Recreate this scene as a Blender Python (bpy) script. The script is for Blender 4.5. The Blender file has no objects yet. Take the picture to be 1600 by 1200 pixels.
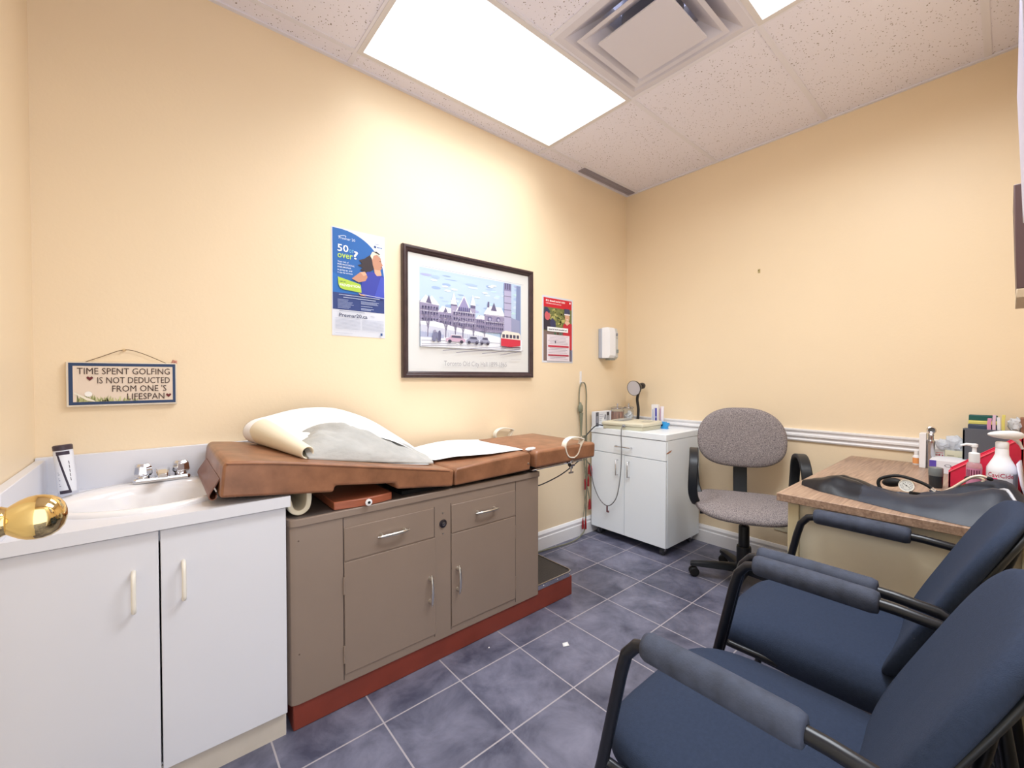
import bpy, bmesh, math, random
from mathutils import Vector, Matrix, noise
random.seed(7)
PI = math.pi
C = bpy.context.scene.collection
S = bpy.context.scene

# ------------------------------------------------------------------ camera
CAM = Vector((-2.9228, -2.0123, 1.1489))
yaw, pit, rol, fpx = 0.8678, -0.0155, -0.0005, 657.12
F = Vector((math.cos(pit)*math.cos(yaw), math.cos(pit)*math.sin(yaw), math.sin(pit)))
R0 = Vector((math.sin(yaw), -math.cos(yaw), 0)); U0 = R0.cross(F)
R1 = R0*math.cos(rol)+U0*math.sin(rol); U1 = -R0*math.sin(rol)+U0*math.cos(rol)
cd = bpy.data.cameras.new('camera'); cam = bpy.data.objects.new('camera', cd); C.objects.link(cam)
M = Matrix((R1, U1, -F)).transposed().to_4x4(); M.translation = CAM
cam.matrix_world = M
cd.sensor_fit = 'HORIZONTAL'; cd.sensor_width = 36; cd.lens = fpx/1600*36
cd.clip_start = 0.02
S.camera = cam
# ------------------------------------------------------------------ world, exposure
w = bpy.data.worlds.new('world'); S.world = w; w.use_nodes = True
w.node_tree.nodes['Background'].inputs[0].default_value = (0.93, 0.96, 1.0, 1)
w.node_tree.nodes['Background'].inputs[1].default_value = 3.2
S.view_settings.view_transform = 'Standard'; S.view_settings.look = 'None'
S.view_settings.exposure = -0.30; S.view_settings.gamma = 1.0; S.view_settings.use_curve_mapping = False
PANEL_STRENGTH = 2.0     # glow of the lit diffusers themselves
H = 2.61          # ceiling height
# the two fluorescent troffers: one area lamp under each lit diffuser (downward beam of the prismatic lens)
for lx_, ly_, wt_, sp_ in ((-1.61, -.411, 12.5, 120), (-1.61, -1.63, 40.0, 165)):
    ld = bpy.data.lights.new('panel_lamp', 'AREA'); ld.shape = 'RECTANGLE'; ld.size = 1.16; ld.size_y = .55
    ld.energy = wt_; ld.color = (.90, .95, 1.0); ld.spread = math.radians(sp_)
    lo_ = bpy.data.objects.new('panel_lamp', ld); C.objects.link(lo_); lo_.location = (lx_, ly_, H-.012)
WX, WY = -3.22, -2.12   # side wall and door wall

# ------------------------------------------------------------------ materials
def lin(c):
    return tuple(((v/255)/12.92 if v/255 <= .04045 else ((v/255+.055)/1.055)**2.4) for v in c)
MATS = {}
def mat(name, col, rough=.5, metal=0., var=0., vscale=8., bump=0., bscale=200., spec=.5, trans=0., emit=None, es=0., coat=0., alpha=1., stretch=None, ior=1.45):
    if name in MATS: return MATS[name]
    m = bpy.data.materials.new(name); m.use_nodes = True
    nt = m.node_tree; b = nt.nodes['Principled BSDF']
    c = lin(col)
    b.inputs['Base Color'].default_value = (*c, 1)
    b.inputs['Roughness'].default_value = rough; b.inputs['Metallic'].default_value = metal
    b.inputs['Specular IOR Level'].default_value = spec; b.inputs['Transmission Weight'].default_value = trans
    b.inputs['IOR'].default_value = ior
    b.inputs['Coat Weight'].default_value = coat; b.inputs['Alpha'].default_value = alpha
    if emit:
        b.inputs['Emission Color'].default_value = (*lin(emit), 1); b.inputs['Emission Strength'].default_value = es
    if var or bump:
        tc = nt.nodes.new('ShaderNodeTexCoord'); mp = nt.nodes.new('ShaderNodeMapping')
        nt.links.new(tc.outputs['Object'], mp.inputs[0])
        if stretch: mp.inputs['Scale'].default_value = stretch
    if var:
        n = nt.nodes.new('ShaderNodeTexNoise'); n.inputs['Scale'].default_value = vscale; n.inputs['Detail'].default_value = 6
        r = nt.nodes.new('ShaderNodeValToRGB'); nt.links.new(mp.outputs[0], n.inputs[0]); nt.links.new(n.outputs[0], r.inputs[0])
        r.color_ramp.elements[0].position = .3; r.color_ramp.elements[1].position = .7
        r.color_ramp.elements[0].color = (*[max(0, x*(1-var)) for x in c], 1)
        r.color_ramp.elements[1].color = (*[min(1, x*(1+var)) for x in c], 1)
        nt.links.new(r.outputs[0], b.inputs['Base Color'])
    if bump:
        n2 = nt.nodes.new('ShaderNodeTexNoise'); n2.inputs['Scale'].default_value = bscale; n2.inputs['Detail'].default_value = 3
        bp = nt.nodes.new('ShaderNodeBump'); bp.inputs['Strength'].default_value = bump; bp.inputs['Distance'].default_value = .003
        nt.links.new(mp.outputs[0], n2.inputs[0]); nt.links.new(n2.outputs[0], bp.inputs['Height']); nt.links.new(bp.outputs[0], b.inputs['Normal'])
    MATS[name] = m
    return m

WALL = mat('wall_paint', (243, 222, 190), .42, var=.02, vscale=1.5, bump=.12, bscale=90, spec=.4)
WHITE = mat('white_paint', (238, 236, 238), .4)
LAM = mat('white_laminate', (226, 226, 233), .35, var=.015, vscale=3)
CHROME = mat('chrome', (225, 226, 230), .08, metal=1)
STEEL = mat('brushed_steel', (200, 200, 205), .25, metal=1)
ALU = mat('cast_aluminium', (225, 222, 215), .3, metal=1)
BRASS = mat('polished_brass', (228, 200, 140), .07, metal=1)
BLACKP = mat('black_plastic', (26, 30, 36), .4)
BLACKM = mat('black_metal', (20, 22, 30), .32)
RUBBER = mat('black_rubber', (16, 16, 18), .6)
FOAM = mat('black_foam', (60, 66, 83), .75, var=.25, vscale=40, bump=.2, bscale=300)
FABRIC = mat('black_fabric', (46, 56, 77), .9, var=.08, vscale=150, bump=.35, bscale=700, spec=.25)
TAUPE = mat('taupe_enamel', (144, 126, 113), .35, var=.03, vscale=6)
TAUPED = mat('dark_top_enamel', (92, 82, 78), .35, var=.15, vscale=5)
PLINTH = mat('red_brown_plinth', (130, 58, 44), .42, var=.12, vscale=7)
VINYL = mat('brown_vinyl', (142, 97, 70), .34, var=.24, vscale=16, bump=.08, bscale=180)
VINYLD = mat('dark_brown_vinyl', (128, 78, 56), .4, var=.12, vscale=20)
WOODRED = mat('red_wood', (162, 92, 66), .35, var=.12, vscale=14, stretch=(1, 8, 8))
PAPER = mat('white_paper', (240, 238, 238), .7, var=.02, vscale=6)
CREAMP = mat('cream_paper', (238, 228, 205), .7, var=.02, vscale=4)
CLOTH = mat('grey_cloth', (176, 175, 172), .85, var=.12, vscale=9, bump=1.0, bscale=26, stretch=(1.0, 1.0, 2.2))
DARK = mat('dark_void', (8, 8, 10), .8)
BEIGEP = mat('beige_plastic', (218, 212, 190), .45)
GREYP = mat('grey_plastic', (150, 152, 158), .45)
PORC = mat('white_porcelain', (240, 238, 240), .12, coat=.4)

def wood_mat():
    m = bpy.data.materials.new('wood_grain_laminate'); m.use_nodes = True; nt = m.node_tree; b = nt.nodes['Principled BSDF']
    tc = nt.nodes.new('ShaderNodeTexCoord'); mp = nt.nodes.new('ShaderNodeMapping'); mp.inputs['Scale'].default_value = (2, 40, 40)
    n = nt.nodes.new('ShaderNodeTexNoise'); n.inputs['Scale'].default_value = 3; n.inputs['Detail'].default_value = 8; n.inputs['Distortion'].default_value = .6
    r = nt.nodes.new('ShaderNodeValToRGB')
    r.color_ramp.elements[0].position = .3; r.color_ramp.elements[1].position = .72
    r.color_ramp.elements[0].color = (*lin((134, 106, 89)), 1); r.color_ramp.elements[1].color = (*lin((184, 155, 133)), 1)
    nt.links.new(tc.outputs['Object'], mp.inputs[0]); nt.links.new(mp.outputs[0], n.inputs[0]); nt.links.new(n.outputs[0], r.inputs[0]); nt.links.new(r.outputs[0], b.inputs['Base Color'])
    b.inputs['Roughness'].default_value = .36
    return m
WOOD = wood_mat()

def weave_mat():
    m = bpy.data.materials.new('grey_weave'); m.use_nodes = True; nt = m.node_tree; b = nt.nodes['Principled BSDF']
    tc = nt.nodes.new('ShaderNodeTexCoord')
    n = nt.nodes.new('ShaderNodeTexNoise'); n.inputs['Scale'].default_value = 330; n.inputs['Detail'].default_value = 2
    rp = nt.nodes.new('ShaderNodeValToRGB'); rp.color_ramp.elements[0].position = .36; rp.color_ramp.elements[1].position = .64
    rp.color_ramp.elements[0].color = (*lin((92, 86, 92)), 1); rp.color_ramp.elements[1].color = (*lin((172, 162, 160)), 1)
    nt.links.new(tc.outputs['Object'], n.inputs[0]); nt.links.new(n.outputs[0], rp.inputs[0]); nt.links.new(rp.outputs[0], b.inputs['Base Color'])
    b.inputs['Roughness'].default_value = .9; b.inputs['Specular IOR Level'].default_value = .2
    return m
WEAVE = weave_mat()

def floor_mat():
    m = bpy.data.materials.new('slate_tile'); m.use_nodes = True; nt = m.node_tree; b = nt.nodes['Principled BSDF']; L = nt.links.new
    g = nt.nodes.new('ShaderNodeNewGeometry'); mp = nt.nodes.new('ShaderNodeMapping')
    t = .3011
    mp.inputs['Location'].default_value = (2.3549+.00+10*t, .3818+10*t, 0)
    br = nt.nodes.new('ShaderNodeTexBrick'); br.offset = 0; br.squash = 1
    br.inputs['Scale'].default_value = 1; br.inputs['Brick Width'].default_value = t; br.inputs['Row Height'].default_value = t
    br.inputs['Mortar Size'].default_value = .0028; br.inputs['Mortar Smooth'].default_value = .15; br.inputs['Bias'].default_value = 0
    br.inputs['Color1'].default_value = (.75, .75, .75, 1); br.inputs['Color2'].default_value = (1.2, 1.2, 1.2, 1); br.inputs['Mortar'].default_value = (1, 1, 1, 1)
    n1 = nt.nodes.new('ShaderNodeTexNoise'); n1.inputs['Scale'].default_value = 5.5; n1.inputs['Detail'].default_value = 9; n1.inputs['Roughness'].default_value = .62; n1.inputs['Distortion'].default_value = .4
    r = nt.nodes.new('ShaderNodeValToRGB')
    r.color_ramp.elements[0].position = .32; r.color_ramp.elements[1].position = .70
    r.color_ramp.elements[0].color = (*lin((66, 68, 88)), 1); r.color_ramp.elements[1].color = (*lin((128, 128, 148)), 1)
    mx = nt.nodes.new('ShaderNodeMixRGB'); mx.blend_type = 'MULTIPLY'; mx.inputs[0].default_value = .55
    mg = nt.nodes.new('ShaderNodeMixRGB'); mg.inputs[2].default_value = (*lin((168, 162, 168)), 1)
    L(g.outputs['Position'], mp.inputs[0]); L(mp.outputs[0], br.inputs[0]); L(g.outputs['Position'], n1.inputs[0]); L(n1.outputs[0], r.inputs[0])
    L(r.outputs[0], mx.inputs[1]); L(br.outputs['Color'], mx.inputs[2]); L(mx.outputs[0], mg.inputs[1]); L(br.outputs['Fac'], mg.inputs[0]); L(mg.outputs[0], b.inputs['Base Color'])
    b.inputs['Roughness'].default_value = .38; b.inputs['Specular IOR Level'].default_value = .45
    bp = nt.nodes.new('ShaderNodeBump'); bp.inputs['Strength'].default_value = .15; bp.inputs['Distance'].default_value = .004
    L(n1.outputs[0], bp.inputs['Height']); L(bp.outputs[0], b.inputs['Normal'])
    return m
def ceil_mat():
    m = bpy.data.materials.new('fissured_ceiling_tile'); m.use_nodes = True; nt = m.node_tree; b = nt.nodes['Principled BSDF']; L = nt.links.new
    g = nt.nodes.new('ShaderNodeNewGeometry')
    v = nt.nodes.new('ShaderNodeTexVoronoi'); v.inputs['Scale'].default_value = 85
    n = nt.nodes.new('ShaderNodeTexNoise'); n.inputs['Scale'].default_value = 60; n.inputs['Detail'].default_value = 4
    a = nt.nodes.new('ShaderNodeMath'); a.operation = 'SUBTRACT'
    r = nt.nodes.new('ShaderNodeValToRGB'); r.color_ramp.elements[0].position = .0; r.color_ramp.elements[1].position = .06
    r.color_ramp.elements[0].color = (*lin((140, 128, 126)), 1); r.color_ramp.elements[1].color = (*lin((243, 240, 253)), 1)
    k = nt.nodes.new('ShaderNodeMath'); k.operation = 'MULTIPLY'; k.inputs[1].default_value = .62
    L(g.outputs['Position'], v.inputs[0]); L(g.outputs['Position'], n.inputs[0]); L(n.outputs[0], k.inputs[0])
    s2 = nt.nodes.new('ShaderNodeMath'); s2.operation = 'SUBTRACT'; s2.inputs[1].default_value = .19
    L(k.outputs[0], s2.inputs[0]); L(v.outputs['Distance'], a.inputs[0]); L(s2.outputs[0], a.inputs[1]); L(a.outputs[0], r.inputs[0]); L(r.outputs[0], b.inputs['Base Color'])
    b.inputs['Roughness'].default_value = .9; b.inputs['Specular IOR Level'].default_value = .1
    bp = nt.nodes.new('ShaderNodeBump'); bp.inputs['Strength'].default_value = .4; bp.inputs['Distance'].default_value = .004
    L(r.outputs[0], bp.inputs['Height']); L(bp.outputs[0], b.inputs['Normal'])
    return m
FLOOR = floor_mat(); CEIL = ceil_mat()
TBAR = mat('white_tbar', (236, 234, 245), .5)

# ------------------------------------------------------------------ mesh builder
BASE = {}
V = Vector
def catmull(pts, n=6, closed=False):
    P = [V(p) for p in pts]; out = []
    N = len(P); rng = range(N if closed else N-1)
    for i in rng:
        if closed: a, b, c, d = P[(i-1) % N], P[i], P[(i+1) % N], P[(i+2) % N]
        else: a, b, c, d = P[max(i-1, 0)], P[i], P[i+1], P[min(i+2, N-1)]
        for k in range(n):
            t = k/n
            out.append(.5*((2*b)+(c-a)*t+(2*a-5*b+4*c-d)*t*t+(3*b-a-3*c+d)*t**3))
    if not closed: out.append(P[-1])
    return out
class MB:
    def __init__(s): s.v = []; s.f = []; s.m = []
    def add(s, vs, fs, m=0):
        o = len(s.v); s.v += [V(p) for p in vs]
        for f in fs: s.f.append([i+o for i in f]); s.m.append(m)
        return s
    def box(s, a, b, m=0):
        x0, y0, z0 = [min(p, q) for p, q in zip(a, b)]; x1, y1, z1 = [max(p, q) for p, q in zip(a, b)]
        return s.add([(x0,y0,z0),(x1,y0,z0),(x1,y1,z0),(x0,y1,z0),(x0,y0,z1),(x1,y0,z1),(x1,y1,z1),(x0,y1,z1)],
            [(3,2,1,0),(4,5,6,7),(0,1,5,4),(1,2,6,5),(2,3,7,6),(3,0,4,7)], m)
    def loft(s, rows, closed=False, cap=False, m=0, flip=False):
        n = len(rows[0]); vs = [p for r in rows for p in r]; fs = []
        for i in range(len(rows)-1):
            for j in range(n if closed else n-1):
                k = (j+1) % n
                q = (i*n+j, i*n+k, (i+1)*n+k, (i+1)*n+j)
                fs.append(q[::-1] if flip else q)
        if cap:
            a = list(range(n)); b = [(len(rows)-1)*n+i for i in range(n)]
            fs.append(a if flip else a[::-1]); fs.append(b[::-1] if flip else b)
        return s.add(vs, fs, m)
    def tube(s, path, r, n=10, closed=False, m=0, smooth=0, cap=True):
        P = catmull(path, smooth, closed) if smooth else [V(p) for p in path]
        N = len(P); rs = r if isinstance(r, (list, tuple)) else None
        T = []
        for i in range(N):
            a = P[(i-1) % N] if (closed or i) else P[0]; b = P[(i+1) % N] if (closed or i < N-1) else P[-1]
            t = (b-a); T.append(t.normalized() if t.length > 1e-9 else V((0,0,1)))
        u = T[0].orthogonal().normalized(); rows = []
        for i in range(N):
            u = (u - T[i]*u.dot(T[i])).normalized(); w_ = T[i].cross(u)
            rr = rs[min(len(rs)-1, round(i*(len(rs)-1)/max(1, N-1)))] if rs else r
            rows.append([P[i]+u*math.cos(2*PI*k/n)*rr+w_*math.sin(2*PI*k/n)*rr for k in range(n)])
        if closed: rows.append(rows[0])
        return s.loft(rows, True, cap and not closed, m)
    def cyl(s, a, b, r, r2=None, n=20, m=0): return s.tube([a, b], [r, r2 if r2 is not None else r], n, m=m)
    def lathe(s, prof, o=(0,0,0), d=(0,0,1), n=28, m=0, sx=1., sy=1., cap=True):
        d = V(d).normalized(); u = d.orthogonal().normalized()
        if abs(d.z) > .99: u = V((1,0,0))
        w_ = d.cross(u); o = V(o)
        rows = [[o+d*h+u*math.cos(2*PI*k/n)*r*sx+w_*math.sin(2*PI*k/n)*r*sy for k in range(n)] for r, h in prof]
        return s.loft(rows, True, cap, m)
    def prism(s, poly, o, u, v, w_, m=0):
        o, u, v, w_ = V(o), V(u), V(v), V(w_); n = len(poly)
        a = [o+u*p+v*q for p, q in poly]; b = [p+w_ for p in a]
        fs = [tuple(range(n))[::-1], tuple(range(n, 2*n))]+[(i, (i+1) % n, n+(i+1) % n, n+i) for i in range(n)]
        return s.add(a+b, fs, m)
    def ribbon(s, path, wv, th, closed=False, m=0):
        P = [V(p) for p in path]; wv = V(wv); N = len(P); wn = wv.normalized(); rows = []
        for i in range(N):
            a = P[(i-1) % N] if (closed or i) else P[0]; b = P[(i+1) % N] if (closed or i < N-1) else P[-1]
            nn = (b-a).normalized().cross(wn)*th/2
            rows.append([P[i]+nn-wv/2, P[i]+nn+wv/2, P[i]-nn+wv/2, P[i]-nn-wv/2])
        if closed: rows.append(rows[0])
        return s.loft(rows, True, not closed, m)
    def pad(s, fn, n=48, k=14, e1=.5, e2=.5, m=0):
        """superellipsoid in [-1,1]^3 mapped through fn(x,y,z)"""
        sp = lambda c, e: math.copysign(abs(c)**e, c)
        rows = []
        for i in range(k+1):
            ph = -PI/2+PI*i/k; cz = max(1e-4, abs(math.cos(ph)))**e1; z = sp(math.sin(ph), e1)
            rows.append([fn(cz*sp(math.cos(2*PI*j/n), e2), cz*sp(math.sin(2*PI*j/n), e2), z) for j in range(n)])
        return s.loft(rows, True, True, m)
    def build(s, name, mats, parent=None, bevel=0, smooth=True, angle=40, sub=0, seg=2, solid=0, stuff=False):
        mats = mats if isinstance(mats, (list, tuple)) else [mats]
        if parent is None:
            lo = V([min(p[i] for p in s.v) for i in range(3)]); hi = V([max(p[i] for p in s.v) for i in range(3)])
            T = Matrix.Translation(((lo.x+hi.x)/2, (lo.y+hi.y)/2, lo.z))
        else: T = BASE[parent.name]
        Ti = T.inverted()
        me = bpy.data.meshes.new(name); me.from_pydata([Ti @ p for p in s.v], [], s.f)
        for mm in mats: me.materials.append(mm)
        me.polygons.foreach_set('material_index', s.m)
        if smooth:
            me.polygons.foreach_set('use_smooth', [True]*len(me.polygons))
            me.set_sharp_from_angle(angle=math.radians(angle))
        b = bmesh.new(); b.from_mesh(me); bmesh.ops.recalc_face_normals(b, faces=b.faces); b.to_mesh(me); b.free()
        me.update()
        o = bpy.data.objects.new(name, me); C.objects.link(o)
        if parent is None: o.matrix_world = T
        else: o.parent = parent
        BASE[o.name] = T
        if solid:
            md = o.modifiers.new('solid', 'SOLIDIFY'); md.thickness = solid; md.offset = 0
        if bevel:
            md = o.modifiers.new('bevel', 'BEVEL'); md.width = bevel; md.segments = seg; md.limit_method = 'ANGLE'; md.angle_limit = math.radians(40)
        if sub:
            md = o.modifiers.new('sub', 'SUBSURF'); md.levels = sub; md.render_levels = sub
        return o
def tag(o, label, cat, group=None):
    o['label'] = label; o['category'] = cat
    if group: o['group'] = group
    return o
def thing(name, label, cat, loc, rotz=0, group=None, local=False):
    o = bpy.data.objects.new(name, None); C.objects.link(o); o.empty_display_size = .05
    o.location = loc; o.rotation_euler = (0, 0, rotz)
    BASE[o.name] = Matrix.Identity(4) if local else Matrix.Translation(loc)
    return tag(o, label, cat, group)
def struct(name, mb, m, **k):
    o = mb.build(name, m, **k); o['kind'] = 'structure'; return o
def copy_tree(o, parent=None):
    c = o.copy(); C.objects.link(c); c.parent = parent
    if o.name in BASE: BASE[c.name] = BASE[o.name]
    for ch in list(o.children): copy_tree(ch, c)
    return c

TXT = {}
def text_geo(sx, bold=0.):
    k = (sx, bold)
    if k in TXT: return TXT[k]
    cu = bpy.data.curves.new('t', 'FONT'); cu.body = sx; cu.size = 1; cu.offset = bold; cu.resolution_u = 2
    ob = bpy.data.objects.new('t', cu); C.objects.link(ob)
    bpy.context.view_layer.update()
    me = bpy.data.meshes.new_from_object(ob.evaluated_get(bpy.context.evaluated_depsgraph_get()))
    vs = [v.co.copy() for v in me.vertices]; fs = [tuple(p.vertices) for p in me.polygons]
    bpy.data.objects.remove(ob); bpy.data.curves.remove(cu); bpy.data.meshes.remove(me)
    TXT[k] = (vs, fs); return TXT[k]
class Art:
    """flat printed artwork: polygons in (u,v) on a plane, each layer a hair above the last"""
    def __init__(s, o, u, v, eps=.00015):
        s.o, s.u, s.v = V(o), V(u).normalized(), V(v).normalized(); s.n = s.u.cross(s.v); s.mb = MB(); s.mats = []; s.L = 1; s.eps = eps
    def mi(s, c):
        if isinstance(c, tuple): c = mat('ink_%02x%02x%02x' % c, c, .55)
        if c not in s.mats: s.mats.append(c)
        return s.mats.index(c)
    def P(s, a, b): return s.o+s.u*a+s.v*b+s.n*(s.L*s.eps)
    def poly(s, pts, c, up=True):
        s.mb.add([s.P(a, b) for a, b in pts], [tuple(range(len(pts)))], s.mi(c))
        if up: s.L += 1
        return s
    def rect(s, a0, b0, a1, b1, c, up=True): return s.poly([(a0, b0), (a1, b0), (a1, b1), (a0, b1)], c, up)
    def ell(s, a, b, ra, rb, c, n=24, up=True): return s.poly([(a+ra*math.cos(2*PI*k/n), b+rb*math.sin(2*PI*k/n)) for k in range(n)], c, up)
    def line(s, pts, wd, c, up=True):
        for (a, b), (p, q) in zip(pts[:-1], pts[1:]):
            d = V((p-a, q-b)); 
            if d.length < 1e-9: continue
            d.normalize(); nx, ny = -d.y*wd/2, d.x*wd/2
            s.poly([(a+nx, b+ny), (a-nx, b-ny), (p-nx, q-ny), (p+nx, q+ny)], c, False)
        if up: s.L += 1
        return s
    def text(s, t, a, b, size, c, align='L', width=None, bold=0., shear=0.):
        vs, fs = text_geo(t, bold)
        x0 = min(v.x for v in vs); x1 = max(v.x for v in vs); k = size; kx = size if width is None else width/(x1-x0)
        off = {'L': 0, 'C': -(x1-x0)*kx/2, 'R': -(x1-x0)*kx}[align]
        s.mb.add([s.P(a+off+(v.x-x0)*kx+v.y*k*shear, b+v.y*k) for v in vs], fs, s.mi(c)); s.L += 1
        return s
    def build(s, name, parent=None): return s.mb.build(name, s.mats, parent, smooth=False)

# ================================================================== ROOM
mb = MB(); mb.box((WX-.1, WY-1.4, -.05), (.1, .1, 0)); struct('floor', mb, FLOOR, smooth=False)
mb = MB(); mb.box((WX-.1, 0, -.05), (.1, .12, H+.3)); struct('wall_left', mb, WALL, smooth=False)
mb = MB(); mb.box((0, WY-.1, -.05), (.12, 0, H+.3)); struct('wall_back', mb, WALL, smooth=False)
mb = MB(); mb.box((WX-.12, WY-.1, -.05), (WX, 0, H+.3)); struct('wall_front', mb, WALL, smooth=False)
DX0, DX1, DH = WX+.02, WX+.86, 2.06
mb = MB()
mb.box((DX1, WY-.1, 0), (0, WY, H+.3)); mb.box((WX, WY-.1, DH), (DX1, WY, H+.3)); mb.box((WX, WY-.1, 0), (DX0, WY, DH))
struct('wall_right', mb, WALL, smooth=False)
# door casing of the doorway the camera stands in
mb = MB()
mb.box((DX1, WY, 0), (DX1+.06, WY+.015, DH+.06)); mb.box((DX0, WY, DH), (DX1, WY+.015, DH+.06)); mb.box((DX1-.02, WY-.1, 0), (DX1, WY, DH))
struct('trim_1', mb, WHITE, bevel=.003)

# ceiling with hole for the air diffuser
a_, b_ = -.1064, -1.0
HX0, HX1, HY0, HY1 = b_-.61, b_, a_-1.22, a_-.61
mb = MB()
for x0, x1, y0, y1 in ((WX-.1, HX0, WY-.1, .1), (HX1, .1, WY-.1, .1), (HX0, HX1, HY1, .1), (HX0, HX1, WY-.1, HY0)):
    mb.box((x0, y0, H), (x1, y1, H+.02))
struct('ceiling', mb, CEIL, smooth=False)
mb = MB(); tw = .012
for y in (a_, a_-.61, a_-1.22, a_-1.83): mb.box((WX, y-tw, H-.003), (0, y+tw, H+.001))
for x in (b_, b_-1.22, b_-2.44+.3): mb.box((x-tw, WY, H-.004), (x+tw, 0, H+.001))
mb.box((b_-.61-tw, a_-1.22, H-.0035), (b_-.61+tw, a_-.61, H+.001))
mb.box((WX, -.018, H-.006), (0, 0, H+.001)); mb.box((-.018, WY, H-.006), (0, -.018, H+.001)); mb.box((WX, WY, H-.006), (WX+.018, -.018, H+.001)); mb.box((WX, WY, H-.006), (0, WY+.018, H+.001))
struct('trim_2', mb, TBAR, smooth=False)
# ceiling seam shadow gaps (thin grid reveal)
# baseboards
def base_prof(): return [(0, 0), (.016, 0), (.016, .078), (.011, .082), (.011, .092), (.014, .096), (.014, .103), (.006, .118), (0, .12)]
for nm, o, u, wv in (('baseboard_left', (-2.6, 0, 0), (0, -1, 0), (2.6, 0, 0)), ('baseboard_back', (0, WY, 0), (-1, 0, 0), (0, -WY, 0)), ('baseboard_right', (DX1+.06, WY, 0), (0, 1, 0), (-DX1-.06, 0, 0))):
    mb = MB(); mb.prism(base_prof(), o, u, (0, 0, 1), wv); struct(nm, mb, WHITE, smooth=False)
mb = MB(); mb.prism([(0, 0), (.010, 0), (.014, .008), (.010, .016), (.012, .022), (.02, .03), (.02, .04), (.013, .046), (.013, .054), (.022, .062), (.022, .07), (0, .072)], (0, WY, .772), (-1, 0, 0), (0, 0, 1), (0, -WY, 0))
struct('trim_3', mb, WHITE, smooth=False)

# door (opened flat against the front wall) with brass knob
mb = MB(); mb.box((-3.172, -2.06, .01), (-3.137, -1.275, 2.04)); door = struct('door_1', mb, mat('cream_door', (236, 224, 196), .4), bevel=.002)
kz, ky = 1.0, -1.342
mb = MB()
mb.lathe([(.0, -.003), (.032, -.003), (.033, .002), (.030, .007), (.018, .011), (.0135, .016), (.0115, .05), (.0125, .078), (.0145, .087), (.0158, .0905), (.0145, .093), (.0138, .095), (.0165, .0985), (.0198, .1035), (.0222, .109), (.0233, .115), (.0230, .121), (.0212, .127), (.0176, .1325), (.012, .1365), (.005, .1385), (.0005, .1388)], (-3.137, ky, kz), (1, 0, 0), n=48)
mb.build('door_knob', BRASS, door, angle=50)

# ------------------------------------------------------------------ ceiling fixtures
DIFF = mat('lit_diffuser', (255, 255, 255), .5, emit=(238, 247, 255), es=PANEL_STRENGTH)
FRM = mat('fixture_frame', (226, 222, 224), .4)
def light_panel(label, x0, x1, y0, y1):
    t = thing('ceiling_light', label, 'light', ((x0+x1)/2, (y0+y1)/2, H), group='ceiling light panels')
    e = .022; z0 = H-.006
    mb = MB()
    for q in (((x0, y0), (x1, y0+e)), ((x0, y1-e), (x1, y1)), ((x0, y0+e), (x0+e, y1-e)), ((x1-e, y0+e), (x1, y1-e))):
        mb.box((*q[0], z0), (*q[1], H+.002))
    mb.build('frame', FRM, t, smooth=False)
    mb = MB(); mb.box((x0+e, y0+e, H-.004), (x1-e, y1-e, H-.001)); mb.build('diffuser', DIFF, t, smooth=False)
light_panel('long glowing fluorescent ceiling panel above the examination table', b_-1.22, b_, a_-.61, a_)
light_panel('glowing ceiling panel cut off at the top of the photo, beside the square air diffuser', b_-1.22, b_, a_-1.83, a_-1.22)

DW = mat('diffuser_white', (222, 218, 228), .45)
t = thing('air_diffuser', 'square white louvered air diffuser in the ceiling between the light panels', 'vent', ((HX0+HX1)/2, (HY0+HY1)/2, H))
cx, cy = (HX0+HX1)/2, (HY0+HY1)/2
def sq(h, z): return [V((cx-h, cy-h, z)), V((cx+h, cy-h, z)), V((cx+h, cy+h, z)), V((cx-h, cy+h, z))]
mb = MB(); mb.loft([sq(.297, H-.002), sq(.262, H-.004), sq(.255, H+.0), sq(.15, H+.075), sq(.13, H+.13)], True); mb.build('outer_cone', DW, t, smooth=False)
mb = MB(); mb.loft([sq(.145, H+.05), sq(.222, H-.016), sq(.224, H-.020), sq(.204, H-.018), sq(.135, H+.035)], True); mb.build('louver', DW, t, smooth=False)
mb = MB(); mb.loft([sq(.158, H-.030), sq(.160, H-.038)], True, True); mb.build('center_plate', DW, t, smooth=False)
mb = MB()
mb.lathe([(.125, H+.06), (.125, H+.25)], (cx, cy, 0), n=32); mb.box((cx-.3, cy-.3, H+.25), (cx+.3, cy+.3, H+.26))
mb.build('duct', mat('duct_metal', (150, 155, 175), .4, metal=.6), t)
mb = MB(); mb.box((-.628, -.088, H-.006), (-.022, -.03, H+.001))
for k in range(2): mb.box((-.62, -.078+.024*k, H-.009), (-.03, -.072+.024*k, H-.006))
tag(mb.build('slot_vent', mat('grey_vent', (158, 152, 166), .5)), 'narrow grey slot vent in the ceiling where the two walls meet', 'vent')

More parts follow.
